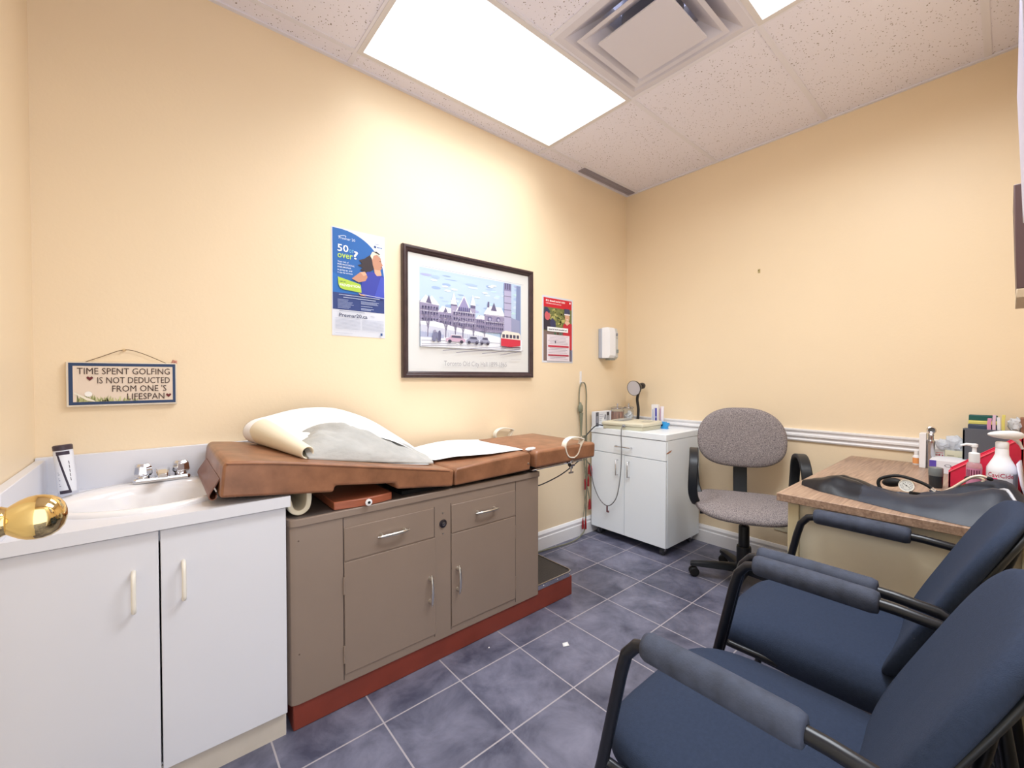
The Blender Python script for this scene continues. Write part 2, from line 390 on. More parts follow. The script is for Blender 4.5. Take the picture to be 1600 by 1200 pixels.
# ------------------------------------------------------------------ wall items
# golf sign
sx0, sx1, sz0, sz1 = -3.147, -2.863, 1.052, 1.202
t = thing('wall_sign', 'hanging wooden plaque with a golfing saying, blue border and twine', 'sign', ((sx0+sx1)/2, 0, sz0))
mb = MB(); mb.box((sx0, -.02, sz0), (sx1, -.002, sz1)); mb.build('board', mat('sign_board', (226, 214, 196), .6), t, bevel=.002)
W_, H_ = sx1-sx0, sz1-sz0
A = Art((sx0, -.0203, sz0), (1, 0, 0), (0, 0, 1))
A.rect(.006, .006, W_-.004, H_-.004, (44, 66, 104)); A.rect(.016, .016, W_-.012, H_-.014, (232, 214, 196))
for k in range(90):
    u = .02+random.random()*(.16 if k > 30 else .08); h = random.uniform(.008, .03)*(1-.5*(u-.02)/.16); g = random.choice([(186, 186, 130), (160, 164, 108), (206, 204, 150)])
    A.poly([(u, .0165), (u+.006, .0165), (u+random.uniform(-.004, .01), .0165+h)], g, k % 10 == 9)
A.poly([(.018, .044), (.05, .02), (.066, .0165), (.07, .0165), (.066, .020), (.018, .049)], (240, 232, 214)).ell(.052, .042, .009, .009, (246, 244, 240))
INK = (66, 44, 36)
for s_, v, u1, wd in (('TIME SPENT GOLFING', .1085, W_-.020, .238), ('IS NOT DEDUCTED', .0775, W_-.020, .19), ("FROM ONE 'S", .0485, W_-.030, .144), ('LIFESPAN', .0205, W_-.036, .1)):
    A.text(s_, u1, v, .031, INK, 'R', wd)
def scrawl(A, a, b, wd, h, c, seed=1):
    rg = random.Random(seed); x = a
    while x < a+wd:
        w_ = min(h*rg.uniform(.45, .8), a+wd-x); k = rg.random()
        A.poly([(x, b), (x+w_*.75, b), (x+w_*.75, b+h*(.7 if k < .6 else 1)), (x, b+h*(.7 if k < .6 else 1))], c, False)
        x += w_*(1.0 if k < .8 else 1.7)
    A.L += 1
    return A
def heart(u, v, k):
    A.poly([(u, v-k), (u-k, v+.15*k), (u-k*.9, v+.7*k), (u-.5*k, v+.9*k), (u, v+.45*k), (u+.5*k, v+.9*k), (u+.9*k, v+.7*k), (u+k, v+.15*k)], (104, 30, 34))
heart(.056, .094, .008); heart(W_-.024, .033, .0075)
A.build('painted_face', t)
mb = MB(); mb.tube([(-3.105, -.012, sz1-.002), (-3.06, -.01, 1.222), (-3.006, -.012, 1.246), (-2.96, -.01, 1.236), (-2.89, -.012, sz1-.002)], .0012, 6, smooth=4); mb.build('twine', mat('twine', (120, 96, 70), .9), t)
mb = MB(); mb.tube([(-2.875, -.012, 1.2), (-2.871, -.014, 1.212), (-2.865, -.012, 1.21), (-2.866, -.01, 1.2)], .0045, 8); mb.build('bow', mat('dusty_pink', (196, 140, 124), .8), t)
mb = MB(); mb.lathe([(.005, 0), (.004, .004), (.0015, .006), (.0015, .016), (.004, .018), (.0035, .021)], (-3.006, 0, 1.246), (0, -1, 0), n=12)
tag(mb.build('push_pin', mat('tan_pin', (214, 186, 140), .5)), 'tan push pin in the wall that holds the twine of the golf plaque', 'pin')

# blue poster (vaccine)
px0, pz0, pw, ph = -2.302, 1.344, .254, .5
t = thing('poster', 'blue and white vaccine poster showing a running woman, left of the framed print', 'poster', (px0+pw/2, 0, pz0), group='paper posters')
mb = MB(); mb.box((px0, -.0015, pz0), (px0+pw, -.0003, pz0+ph)); mb.build('sheet', mat('poster_paper', (218, 221, 232), .45), t, smooth=False)
A = Art((px0, -.0016, pz0), (1, 0, 0), (0, 0, 1))
BL, NV = (34, 100, 176), (48, 66, 126)
A.rect(.004, .19, pw-.004, ph-.004, BL)
# white arc corner
A.poly([(.05, ph-.002)]+[(pw-.004-(pw-.06)*math.cos(k/14*PI/2)**1.0*1, .335+(ph-.337)*math.sin(k/14*PI/2)) for k in range(14, -1, -1)][::1][1:]+[(pw-.002, .335), (pw-.002, ph-.002)], (238, 242, 250)) if False else None
arc = [(.03+(pw-.035)*math.sin(k/16*PI/2), .30+(ph-.304)*math.cos(k/16*PI/2)) for k in range(17)]
A.poly(arc+[(pw-.002, ph-.002)], (236, 241, 250))
A.poly([(.004, .195), (.004, .29), (.10, .25), (pw-.006, .215), (pw-.006, .195)], (38, 110, 190))
A.rect(.004, .122, pw-.004, .2, NV)
# logo swoosh and heading
A.line([(.03+.035*math.sin(x*.25), ph-.045+.012*math.cos((x-4)*.3)) for x in range(0, 9)], .0022, (222, 234, 250))
A.text('Prevnar 20', .033, ph-.052, .017, (222, 234, 250), 'L', .075)
A.ell(.205, ph-.057, .006, .006, (52, 80, 140)); scrawl(A, .2, ph-.045, .03, .004, (140, 148, 174), 2); scrawl(A, .214, ph-.06, .028, .007, (90, 116, 168), 3)
A.text('50', .026, .392, .046, (250, 252, 255), 'L', .05, .012).text('or', .079, .392, .034, (122, 190, 220), 'L', .022)
A.text('over', .026, .362, .042, (190, 220, 90), 'L', .07, .012).text('?', .100, .366, .054, (250, 252, 255), 'L', .021, .012)
for k, (s_, wd) in enumerate((('Your risk of', .05), ('PNEUMOCOCCAL', .078), ('PNEUMONIA', .062), ('is going up, and', .066), ('it can be serious', .068))):
    A.text(s_, .026, .340-k*.0125, .0105, (240, 246, 255), 'L', wd, .006)
# running woman
HAIR, SKIN, SK2 = (52, 40, 46), (196, 142, 116), (226, 172, 142)
A.poly([(.125, .365), (.15, .375), (.18, .40), (.205, .402), (.2, .37), (.195, .33), (.165, .31), (.13, .318), (.142, .332), (.118, .34), (.14, .35)], HAIR)
A.poly([(.186, .395), (.212, .405), (.232, .392), (.236, .372), (.243, .358), (.237, .352), (.238, .342), (.226, .328), (.2, .328), (.192, .355)], SKIN)
A.poly([(.18, .395), (.19, .416), (.212, .421), (.23, .41), (.234, .399), (.212, .406), (.196, .398), (.19, .378)], (240, 226, 200)).poly([(.195, .418), (.212, .421), (.23, .41), (.222, .408)], HAIR)
A.line([(.226, .376), (.234, .376)], .003, (92, 60, 54)).line([(.231, .347), (.239, .349)], .0025, (150, 70, 74))
A.poly([(.198, .332), (.23, .332), (.236, .31), (.226, .298), (.204, .302)], SK2)
A.poly([(.128, .21), (.14, .28), (.165, .316), (.198, .318), (.212, .302), (.23, .306), (.246, .306), (.249, .19), (.15, .195)], (56, 66, 166))
A.poly([(.20, .2), (.232, .3), (.247, .3), (.249, .195)], (68, 82, 190))
A.poly([(.09, .272), (.13, .308), (.152, .314), (.166, .29), (.156, .27), (.122, .258)], SKIN).poly([(.13, .308), (.152, .314), (.162, .30), (.146, .292)], SK2)
A.poly([(.026, .272), (.12, .252), (.132, .248), (.136, .21), (.05, .216), (.036, .222), (.028, .238)], (176, 206, 72))
scrawl(A, .034, .249, .028, .006, (84, 110, 66), 4); A.text('PREVENTION', .034, .231, .0155, (250, 252, 244), 'L', .095, .012)
A.poly([(.12, .208), (.15, .2), (.16, .197), (.13, .198)], SK2)
A.line([(.14, .203), (.249, .196)], .002, (226, 232, 244))
for k in range(2): A.line([(.03+.02*k, .1905-.011*k), (.225-.02*k, .1895-.011*k)], .0022, (206, 214, 236))
for k in range(8):
    A.line([(.024, .168-k*.0056), (.024+random.uniform(.04, .075), .168-k*.0056)], .0017, (166, 178, 214))
    if k not in (3, 5): A.line([(.132, .168-k*.0056), (.132+random.uniform(.03, .095), .168-k*.0056)], .0022 if k > 5 else .0017, (196, 206, 234))
A.line([(.03, .115), (.15, .115)], .002, (130, 136, 160))
A.text('Prevnar20.ca', .03, .088, .0245, (52, 58, 92), 'L', .132, .014)
A.line([(.178, .1), (.198, .1)], .0016, (150, 150, 160))
for k in range(9):
    A.line([(.012, .08-k*.0058), (.128, .08-k*.0058)], .0016, (178, 184, 202)); A.line([(.136, .08-k*.0058), (.244, .08-k*.0058)], .0016, (178, 184, 202))
A.rect(.226, .01, .236, .022, (48, 82, 140)).line([(.012, .012), (.09, .012)], .0015, (178, 184, 202))
A.build('print', t)

# framed print
fx0, fx1, fz0, fz1 = -1.962, -1.056, 1.148, 1.831
t = thing('framed_picture', 'large dark-framed print of a snowy stone building with a red streetcar', 'picture', ((fx0+fx1)/2, 0, fz0))
fw = .034
FR = mat('dark_frame', (62, 46, 48), .3, var=.2, vscale=30)
for nm, poly_ in (('frame', 0),):
    mb = MB()
    prof = [(0, 0), (0, .022), (.006, .027), (.014, .027), (.02, .02), (.027, .018), (fw, .012), (fw, 0)]   # (inward, outward)
    corners = [(fx0, fz0, 1, 1), (fx1, fz0, -1, 1), (fx1, fz1, -1, -1), (fx0, fz1, 1, -1)]
    rows = [[V((x+dx*p, -q-.001, z+dz*p)) for p, q in prof] for x, z, dx, dz in corners]; rows.append(rows[0])
    mb.loft(rows, True); mb.build('frame', FR, t, smooth=False)
mb = MB(); mb.box((fx0+.02, -.010, fz0+.02), (fx1-.02, -.002, fz1-.02)); mb.build('mat_board', mat('mat_board', (222, 222, 221), .3), t, smooth=False)
iu0, iv0, iw, ih = fx0+.10, fz0+.165, (fx1-fx0)-.195, (fz1-fz0)-.265
A = Art((iu0, -.0102, iv0), (1, 0, 0), (0, 0, 1))
def q(a, b): return (a*iw, b*ih)
def qp(*p): return [q(a, b) for a, b in p]
A.rect(0, .0, iw, ih, (186, 206, 228))
for k in range(46):
    a, b = random.random(), random.uniform(.52, .99); 
    A.ell(min(max(a, .06), .94)*iw, min(b, .97)*ih, random.uniform(.02, .06)*iw, random.uniform(.006, .022)*ih, random.choice([(156, 178, 214), (204, 218, 236), (170, 192, 224), (192, 220, 226), (172, 176, 216)]), 14, k % 8 == 7)
for a, b in ((.12, .86), (.22, .80), (.24, .75), (.3, .78), (.52, .72), (.66, .9), (.69, .92), (.6, .8)): A.ell(a*iw, b*ih, .03*iw, .012*ih, (240, 244, 248), 10)
ST, SD, SL, SN = (150, 142, 172), (102, 96, 130), (164, 156, 184), (236, 236, 242)
# background towers
A.poly(qp((.93, .2), (.99, .2), (.99, .98), (.945, .98)), (128, 140, 178)).poly(qp((.86, .2), (.98, .2), (.98, .46), (.86, .50)), (150, 154, 186))
# main building wings
A.poly(qp((0, .25), (.16, .25), (.16, .55), (.10, .60), (0, .58)), ST).poly(qp((0, .56), (.05, .66), (.08, .62), (.10, .66), (.17, .54)), SN).poly(qp((.05, .56), (.075, .66), (.10, .55)), SD)
A.poly(qp((.15, .25), (.28, .25), (.28, .46), (.15, .46)), ST).poly(qp((.15, .46), (.19, .54), (.28, .52), (.28, .46)), SN).poly(qp((.2, .46), (.22, .53), (.24, .46)), SD)
A.poly(qp((.27, .25), (.50, .25), (.50, .56), (.27, .56)), SL)
A.poly(qp((.27, .56), (.27, .60), (.295, .73), (.325, .60), (.325, .56)), SD).poly(qp((.262, .58), (.295, .74), (.325, .58)), SN).poly(qp((.455, .56), (.455, .62), (.475, .74), (.5, .62), (.5, .56)), SD).poly(qp((.45, .60), (.475, .745), (.503, .6)), SN)
A.poly(qp((.32, .50), (.39, .70), (.455, .50)), (150, 144, 184)).line(qp((.315, .49), (.39, .71), (.46, .49)), .006, SN)
A.poly(qp((.50, .25), (.60, .25), (.60, .42), (.50, .42)), ST).poly(qp((.5, .42), (.53, .48), (.6, .47), (.6, .42)), SN)
A.poly(qp((.59, .25), (.80, .25), (.80, .52), (.59, .52)), ST).poly(qp((.58, .50), (.63, .62), (.77, .62), (.81, .50)), SN).poly(qp((.655, .56), (.69, .68), (.72, .56)), SD).poly(qp((.62, .60), (.625, .68), (.64, .68), (.64, .6)), SD)
# clock tower
A.poly(qp((.80, .25), (.88, .25), (.88, .99), (.80, .99)), (176, 172, 202)).poly(qp((.80, .88), (.88, .88), (.88, .99), (.80, .99)), (132, 128, 166))
for k in range(3): A.rect((.81+k*.024)*iw, .90*ih, (.82+k*.024)*iw, .985*ih, (84, 80, 112), k == 2)
for b in (.8, .7, .6, .5): A.line(qp((.80, b), (.88, b)), .003, SD)
# windows: arched rows, section by section
WN, WD = (92, 88, 126), (120, 114, 150)
for a0, a1, rows_, n_ in ((.01, .155, (.33, .41, .48), 6), (.165, .27, (.31, .39), 5), (.285, .49, (.30, .375, .445), 9), (.51, .59, (.30, .37), 4), (.60, .79, (.29, .355), 9)):
    for b in rows_:
        for k in range(n_):
            a = a0+(a1-a0)*(k+.5)/n_; hw = (a1-a0)/n_*.26
            A.rect((a-hw)*iw, b*ih, (a+hw)*iw, (b+.03)*ih, random.choice([WN, WD]), False); A.ell(a*iw, (b+.03)*ih, hw*iw, .012*ih, WD, 10, False)
    for k in range(n_+1): A.line(qp((a0+(a1-a0)*k/n_, .25), (a0+(a1-a0)*k/n_, rows_[-1]+.05)), .0012, SL, False)
A.L += 1
for k in range(6): A.rect((.335+k*.02)*iw, .505*ih, (.346+k*.02)*iw, .555*ih, (96, 92, 134), False)
A.L += 1
for a in (.645, .735): A.ell(a*iw, .44*ih, .022*iw, .036*ih, (104, 100, 140)).ell(a*iw, .435*ih, .013*iw, .022*ih, (176, 172, 200))
for a0, a1, b in ((0, .16, .455), (.28, .5, .49), (.6, .8, .40), (.6, .8, .49), (.28, .5, .355)): A.line(qp((a0, b), (a1, b)), .0016, SN, False)
A.L += 1
for k in range(260):
    a, b = random.uniform(.005, .79), random.uniform(.22, .5); A.line(qp((a, b), (a+random.uniform(.004, .014), b+random.uniform(-.004, .004))), .0013, random.choice([SD, SL, (136, 128, 162), SN]), k % 65 == 64)
# snow bank and ground
A.poly(qp((0, .12), (0, .32), (.12, .33), (.3, .28), (.5, .25), (.78, .18), (1, .17), (1, .0), (0, 0)), (236, 238, 244))
A.poly(qp((0, .14), (0, .28), (.18, .25), (.42, .2), (.62, .18), (.62, .13)), (200, 202, 218)).poly(qp((0, .12), (0, .19), (.2, .165), (.2, .12)), (172, 178, 206))
for k in range(26): 
    a = .02+k*.022; A.line(qp((a, .14), (a, .2)), .0015, (160, 164, 192), k == 25)
for a, h in ((.06, .48), (.215, .42), (.30, .44), (.37, .38), (.47, .36), (.58, .34)):
    A.line(qp((a, .13), (a+.004, .30)), .005, (112, 104, 134))
    for s_ in (-1, 1):
        for j in range(3): A.line(qp((a+.004, .22+j*.04), (a+s_*(.028+.008*j), h-.06+j*.02)), .0022, (124, 118, 146))
    A.line(qp((a+.004, .3), (a+.012, h)), .0025, (124, 118, 146))
# people, cars
A.poly(qp((.09, .08), (.10, .18), (.125, .2), (.145, .18), (.15, .07), (.14, .07), (.13, .13), (.12, .07), (.105, .07)), (120, 122, 152)).ell(.115*iw, .205*ih, .012*iw, .016*ih, (150, 146, 170)).poly(qp((.145, .08), (.145, .2), (.16, .22), (.17, .17), (.165, .07)), (92, 92, 124))
for a, wd, c in ((.21, .18, (198, 168, 190)), (.40, .125, (146, 148, 174)), (.53, .10, (152, 154, 178))):
    A.poly(qp((a, .085), (a, .12), (a+wd*.2, .135), (a+wd*.28, .17), (a+wd*.78, .17), (a+wd*.88, .13), (a+wd, .12), (a+wd, .085)), c)
    A.poly(qp((a+wd*.26, .135), (a+wd*.32, .163), (a+wd*.74, .163), (a+wd*.82, .132)), (84, 84, 108))
    for s_ in (.2, .8): A.ell((a+wd*s_)*iw, .085*ih, .016*iw, .022*ih, (60, 58, 76))
    A.line(qp((a+wd*.25, .172), (a+wd*.8, .172)), .003, SN)
# streetcar
A.poly(qp((.75, .07), (.75, .2), (.765, .27), (.80, .29), (.955, .27), (.97, .24), (.97, .08), (.86, .06)), (232, 222, 210)).poly(qp((.75, .065), (.75, .175), (.97, .165), (.97, .08), (.86, .055)), (204, 52, 72))
for k in range(5): A.rect((.765+k*.04)*iw, .185*ih, (.793+k*.04)*iw, .235*ih, (74, 70, 92), k == 4)
A.line(qp((.75, .18), (.97, .17)), .004, (240, 214, 208)).line(qp((.76, .05), (.97, .05)), .006, (90, 60, 80))
for k, (p_, r_) in enumerate((((0, .075), (.2, .085)), ((0, .01), (.55, .06)), ((.18, -.04), (.75, .05)), ((.3, -.06), (.8, .03)), ((.55, -.06), (.97, .03)), ((.74, -.07), (1, .01)), ((.0, .03), (.3, .06)), ((.45, .09), (.74, .10)))):
    A.line(qp(p_, r_), .0028, (126, 124, 146))
A.rect(-.001, ih-.001, iw+.001, ih+.001, (170, 176, 196))
A.text('Toronto Old City Hall 1899-1965', iw*.5, -.100, .04, (164, 162, 168), 'C', iw*.62).line([(iw*.86, -.052), (iw*.97, -.050)], .003, (206, 204, 206))
A.build('print', t)
mb = MB(); mb.prism([(0, 0), (.004, 0), (.004, .004), (0, .004)], (fx0+fw, -.0115, fz0+fw-.004), (0, 1, 0), (0, 0, 1), (fx1-fx0-2*fw, 0, 0)); 

# red poster
rx0, rz0, rw_, rh = -.955, 1.25, .303, .449
t = thing('poster', 'small red and white notice with two people in caps, right of the framed print', 'poster', (rx0+rw_/2, 0, rz0), group='paper posters')
mb = MB(); mb.box((rx0, -.0015, rz0), (rx0+rw_, -.0003, rz0+rh)); mb.build('sheet', mat('poster_paper', (218, 221, 232), .45), t, smooth=False)
A = Art((rx0, -.0016, rz0), (1, 0, 0), (0, 0, 1))
e = .012; B = e
A.rect(e, e, rw_-e, rh-e, (128, 108, 104)); A.rect(e, rh-.075, rw_-e, rh-e, (206, 36, 52))
scrawl(A, .034, rh-.036, .19, .012, (250, 236, 236), 5); scrawl(A, .034, rh-.052, .15, .006, (246, 220, 220), 6)
A.ell(rw_-.03, rh-.028, .007, .007, (248, 236, 236))
A.rect(e, .215, rw_-e, rh-.075, (112, 118, 70))
for k in range(70): A.ell(random.uniform(.06, .24), random.uniform(.26, rh-.09), random.uniform(.006, .016), random.uniform(.005, .014), random.choice([(148, 150, 84), (186, 182, 112), (92, 100, 58), (130, 134, 78)]), 8, k % 10 == 9)
A.poly([(e, .22), (e, .34), (.03, .335), (.06, .30), (.12, .27), (.13, .22)], (52, 48, 62)).ell(.047, .315, .026, .03, (206, 96, 104)).poly([(.014, .33), (.02, .372), (.045, .372), (.075, .345), (.06, .332), (.04, .345)], (56, 60, 92)).poly([(.07, .27), (.09, .305), (.125, .28), (.13, .24), (.08, .24)], (60, 62, 96))
A.poly([(.2, .15), (.2, .26), (.225, .285), (rw_-e, .275), (rw_-e, .09), (.25, .1)], (196, 44, 60)).ell(.243, .318, .024, .034, (214, 168, 138)).poly([(.21, .335), (.215, .378), (.265, .378), (.272, .345), (.268, .335), (.243, .345)], (66, 70, 100)).line([(.212, .338), (.272, .338)], .008, (236, 232, 236)).line([(.236, .303), (.252, .303)], .004, (240, 236, 236)).poly([(.212, .28), (.226, .292), (.262, .29), (.27, .28), (.24, .262)], (228, 190, 164))
A.rect(.045, .212, .250, .242, (244, 244, 246)); scrawl(A, .057, .222, .18, .010, (40, 44, 60), 7)
A.ell(.12, .20, .008, .008, (60, 110, 84)).ell(.147, .2, .010, .009, (96, 70, 60)).ell(.172, .2, .008, .008, (70, 120, 96))
A.rect(.04, e, .265, .19, (232, 222, 230))
for k in range(16):
    v = .18-k*.0102
    if .102 < v < .122 or v < .02 or .044 < v < .06: continue
    A.line([(.05+random.uniform(0, .02), v), (.25-random.uniform(0, .03), v)], .0022, random.choice([(150, 140, 160), (176, 160, 176)]))
A.rect(.05, .106, .255, .118, (196, 52, 76)).rect(.05, .046, .255, .056, (176, 50, 74)).ell(.12, .142, .005, .01, (70, 60, 76)).rect(rw_-.03, e, rw_-e, .09, (128, 128, 152))
A.build('print', t)

# soap dispenser
dx0, dz0 = -.362, 1.283
t = thing('soap_dispenser', 'white and grey wall soap dispenser near the corner beside the red notice', 'soap dispenser', (dx0+.06, 0, dz0))
mb = MB(); mb.box((dx0, -.035, dz0+.01), (dx0+.125, -.001, dz0+.235)); mb.build('back_plate', mat('grey_blue_plastic', (176, 180, 194), .35), t, bevel=.006)
mb = MB()
mb.loft([[V((dx0+.004, -.033, z)), V((dx0+.006+.0, -.075+k, z)), V((dx0+.012, -.1+k, z)), V((dx0+.072, -.106+k, z)), V((dx0+.072, -.033, z))] for z, k in ((dz0+.012, .012), (dz0+.03, .0), (dz0+.2, 0), (dz0+.232, .008), (dz0+.24, .02))], True, True)
mb.build('cover', mat('white_plastic', (240, 240, 244), .3), t, angle=30)
mb = MB()
mb.loft([[V((dx0+.072, -.033, z)), V((dx0+.072, -.104+k, z)), V((dx0+.114, -.098+k, z)), V((dx0+.121, -.07+k, z)), V((dx0+.121, -.033, z))] for z, k in ((dz0+.002, .02), (dz0+.02, .0), (dz0+.2, 0), (dz0+.235, .012))], True, True)
mb.build('side_cover', mat('pale_grey_plastic', (206, 208, 210), .3), t, angle=30)
A = Art((dx0+.074, -.1062, dz0), (1, 0, -0), (0, 0, 1)); A.u = V((.042, .006, 0)).normalized(); A.n = A.u.cross(A.v)
A.rect(.008, .178, .032, .196, (52, 62, 112)); scrawl(A, .0105, .1835, .019, .007, (236, 238, 246), 8); scrawl(A, .009, .16, .022, .005, (110, 112, 124), 9)
A.build('logo', t)
mb = MB(); mb.tube([(dx0+.098, -.1055, dz0+.05), (dx0+.098, -.1055, dz0+.075)], .008, 12); mb.build('sight_window', mat('smoke_plastic', (140, 144, 140), .3), t)
mb = MB(); mb.box((dx0+.03, -.09, dz0-.004), (dx0+.09, -.045, dz0+.013)); mb.build('push_lever', mat('smoke_plastic', (140, 144, 140), .3), t, bevel=.002)

# adhesive hook and cable bundle
mb = MB(); mb.box((-.575, -.004, 1.1), (-.556, -.0005, 1.194)); mb.tube([(-.565, -.004, 1.12), (-.565, -.018, 1.108), (-.565, -.024, 1.118)], .003, 8, smooth=4)
tag(mb.build('wall_hook', WHITE, bevel=.001), 'small white adhesive hook on the wall holding grey cables', 'hook')
LEADG = mat('grey_green_cable', (128, 126, 108), .5); LEADD = mat('dark_cable', (62, 62, 66), .5); REDC = mat('red_clip', (158, 34, 40), .4)
t = thing('lead_cable', 'bundle of grey patient lead wires with red clips hanging from the wall hook', 'cable', (-.56, -.02, .06))
mb = MB()
mb.tube([(-.60, -.02, .93), (-.603, -.02, 1.02), (-.59, -.02, 1.09), (-.566, -.02, 1.113), (-.535, -.02, 1.095), (-.522, -.02, 1.02), (-.524, -.02, .92), (-.522, -.022, .72), (-.53, -.03, .40), (-.525, -.02, .17), (-.545, -.03, .06), (-.60, -.045, .022), (-.75, -.075, .012), (-1.02, -.04, .008), (-1.3, -.05, .008)], .0048, 8, smooth=6)
mb.build('trunk_cable', LEADG, t)
mb = MB()
mb.lathe([(.008, 0), (.021, .01), (.023, .03), (.022, .05), (.012, .06), (.006, .075)], (-.592, -.024, .895), n=16, sy=.6); mb.lathe([(.006, -.17), (.009, -.12), (.015, -.03), (.018, 0)], (-.584, -.024, .895), n=14, sy=.7)
mb.build('yoke_connector', mat('olive_plastic', (132, 134, 114), .5), t)
mb = MB()
random.seed(3)
clips = [(-.50, .46), (-.482, .445), (-.56, .36), (-.535, .365), (-.515, .375), (-.51, .205), (-.487, .2), (-.575, .075), (-.552, .07)]
for i, (x, z) in enumerate(clips):
    y = -.028-.006*(i % 3)
    mb = MB(); mb.tube([(-.575+.01*(i % 4), y, .73), (-.57+.012*(i % 4), y, (z+.73)/2), (x, y, z+.05)], .0022, 6, smooth=4); wv = mb.build('lead_wire', LEADG, t)
    mb = MB(); mb.lathe([(.004, .0), (.0075, .012), (.007, .03), (.004, .045), (.003, .055)], (x, y, z), n=10); mb.box((x-.007, y-.004, z-.022), (x-.001, y+.004, z+.008)); mb.box((x+.001, y-.004, z-.022), (x+.007, y+.004, z+.008))
    mb.build('clip', REDC, wv)

# nail, outlet on back wall
mb = MB(); mb.cyl((0, -.984, 1.824), (-.012, -.984, 1.828), .003, n=8); mb.box((-.003, -.991, 1.81), (0, -.978, 1.834))
tag(mb.build('wall_anchor', mat('tan_anchor', (186, 168, 120), .6)), 'tiny tan nail and anchor alone on the bare back wall', 'nail')
t = thing('wall_outlet', 'cream wall outlet plate above the baseboard behind the desk leg', 'outlet', (0, -1.125, .21))
mb = MB(); mb.box((-.006, -1.165, .205), (0, -1.083, .325)); mb.build('plate', mat('cream_plate', (226, 214, 184), .4), t, bevel=.002)
for z in (.238, .292): mb = MB(); mb.box((-.0075, -1.141, z-.014), (-.004, -1.107, z+.014)); mb.build('socket', mat('cream_socket', (214, 202, 170), .4), t, bevel=.002)
mb = MB(); mb.cyl((-.009, -1.124, .265), (-.004, -1.124, .265), .005, n=10); mb.build('screw', RUBBER, t)

# ================================================================== SINK CABINET
CX0, CX1, CYF, CT = WX+.002, -2.612, -.535, .742
t = thing('sink_cabinet', 'white laminate sink base cabinet with two doors at the left wall', 'cabinet', ((CX0+CX1)/2, -.27, 0))
mb = MB()
mb.box((CX0, -.515, .07), (CX0+.018, -.002, CT)); mb.box((CX1-.018, -.515, .0), (CX1, -.002, CT)); mb.box((CX0, -.515, .07), (CX1, -.002, .088)); mb.box((CX0, -.02, .07), (CX1, -.002, CT)); mb.box((CX0, -.515, CT-.04), (CX1, -.497, CT)); 
mb.build('body', LAM, t, smooth=False)
mb = MB(); mb.box((CX0, -.522, 0), (CX1-.002, -.505, .082)); mb.build('toe_kick', mat('beige_toe_kick', (206, 196, 184), .5, var=.05), t, smooth=False)
HND = mat('ivory_handle', (240, 234, 222), .35)
for x0, x1, hx in ((CX0, -2.9215, -2.972), (-2.9175, CX1, -2.869)):
    mb = MB(); mb.box((x0, CYF, .078), (x1, -.516, CT-.006)); d = mb.build('door', LAM, t, bevel=.0012)
    mb = MB(); mb.tube([(hx, CYF+.002, .537), (hx, CYF-.018, .539), (hx, CYF-.026, .553), (hx, CYF-.027, .588), (hx, CYF-.026, .623), (hx, CYF-.018, .637), (hx, CYF+.002, .639)], .0052, 10, smooth=4)
    mb.build('handle', HND, d)
# countertop with an oval hole
sxc, syc, sa, sb = -2.935, -.275, .205, .165
TOPZ = .776
t = thing('countertop', 'white laminate countertop with raised back and side splash around the oval sink', 'countertop', ((CX0+CX1)/2, -.27, CT))
def rectpt(th, x0, x1, y0, y1):
    dx, dy = math.cos(th), math.sin(th); k = 1e9
    if dx > 1e-9: k = min(k, (x1-sxc)/dx)
    if dx < -1e-9: k = min(k, (x0-sxc)/dx)
    if dy > 1e-9: k = min(k, (y1-syc)/dy)
    if dy < -1e-9: k = min(k, (y0-syc)/dy)
    return sxc+dx*k, syc+dy*k
ths = sorted([2*PI*k/72 for k in range(72)]+[math.atan2(y-syc, x-sxc) % (2*PI) for x in (CX0, CX1+.01) for y in (-.553, -.002)])
mb = MB()
o_ = [rectpt(a, CX0, CX1+.01, -.553, -.002) for a in ths]; i_ = [(sxc+sa*math.cos(a), syc+sb*math.sin(a)) for a in ths]
mb.loft([[V((*p, CT)) for p in i_], [V((*p, CT)) for p in o_], [V((*p, TOPZ)) for p in o_], [V((*p, TOPZ)) for p in i_], [V((*p, CT)) for p in i_]], True)
mb.build('top', LAM, t, smooth=False)
mb = MB(); mb.box((CX0, -.021, TOPZ-.001), (CX1+.01, -.002, .893)); mb.build('back_splash', LAM, t, bevel=.002)
mb = MB(); mb.box((CX0, -.535, TOPZ-.001), (CX0+.024, -.021, .885)); mb.build('side_splash', LAM, t, bevel=.002)
# sink
t = thing('sink', 'white porcelain oval drop-in sink set in the countertop', 'sink', (sxc, syc, TOPZ))
def el(a, b, z, dy=0): return [V((sxc+a*math.cos(2*PI*k/64), syc+dy+b*math.sin(2*PI*k/64), z)) for k in range(64)]
mb = MB()
mb.loft([el(.235, .218, TOPZ, .012), el(.235, .218, TOPZ+.007, .012), el(.226, .209, TOPZ+.013, .012), el(.212, .192, TOPZ+.012, .008), el(.200, .158, TOPZ+.009, -.012), el(.192, .15, TOPZ+.001, -.014), el(.184, .142, TOPZ-.02, -.015), el(.165, .122, TOPZ-.075, -.014), el(.12, .085, TOPZ-.115, -.01), el(.05, .04, TOPZ-.13, -.01), el(.02, .02, TOPZ-.134, -.01)], True)
mb.build('basin', PORC, t, angle=60)
mb = MB(); mb.lathe([(.021, 0), (.022, .003), (.012, .001), (.001, .001)], (sxc, syc-.01, TOPZ-.134), n=20); mb.build('drain', CHROME, t)
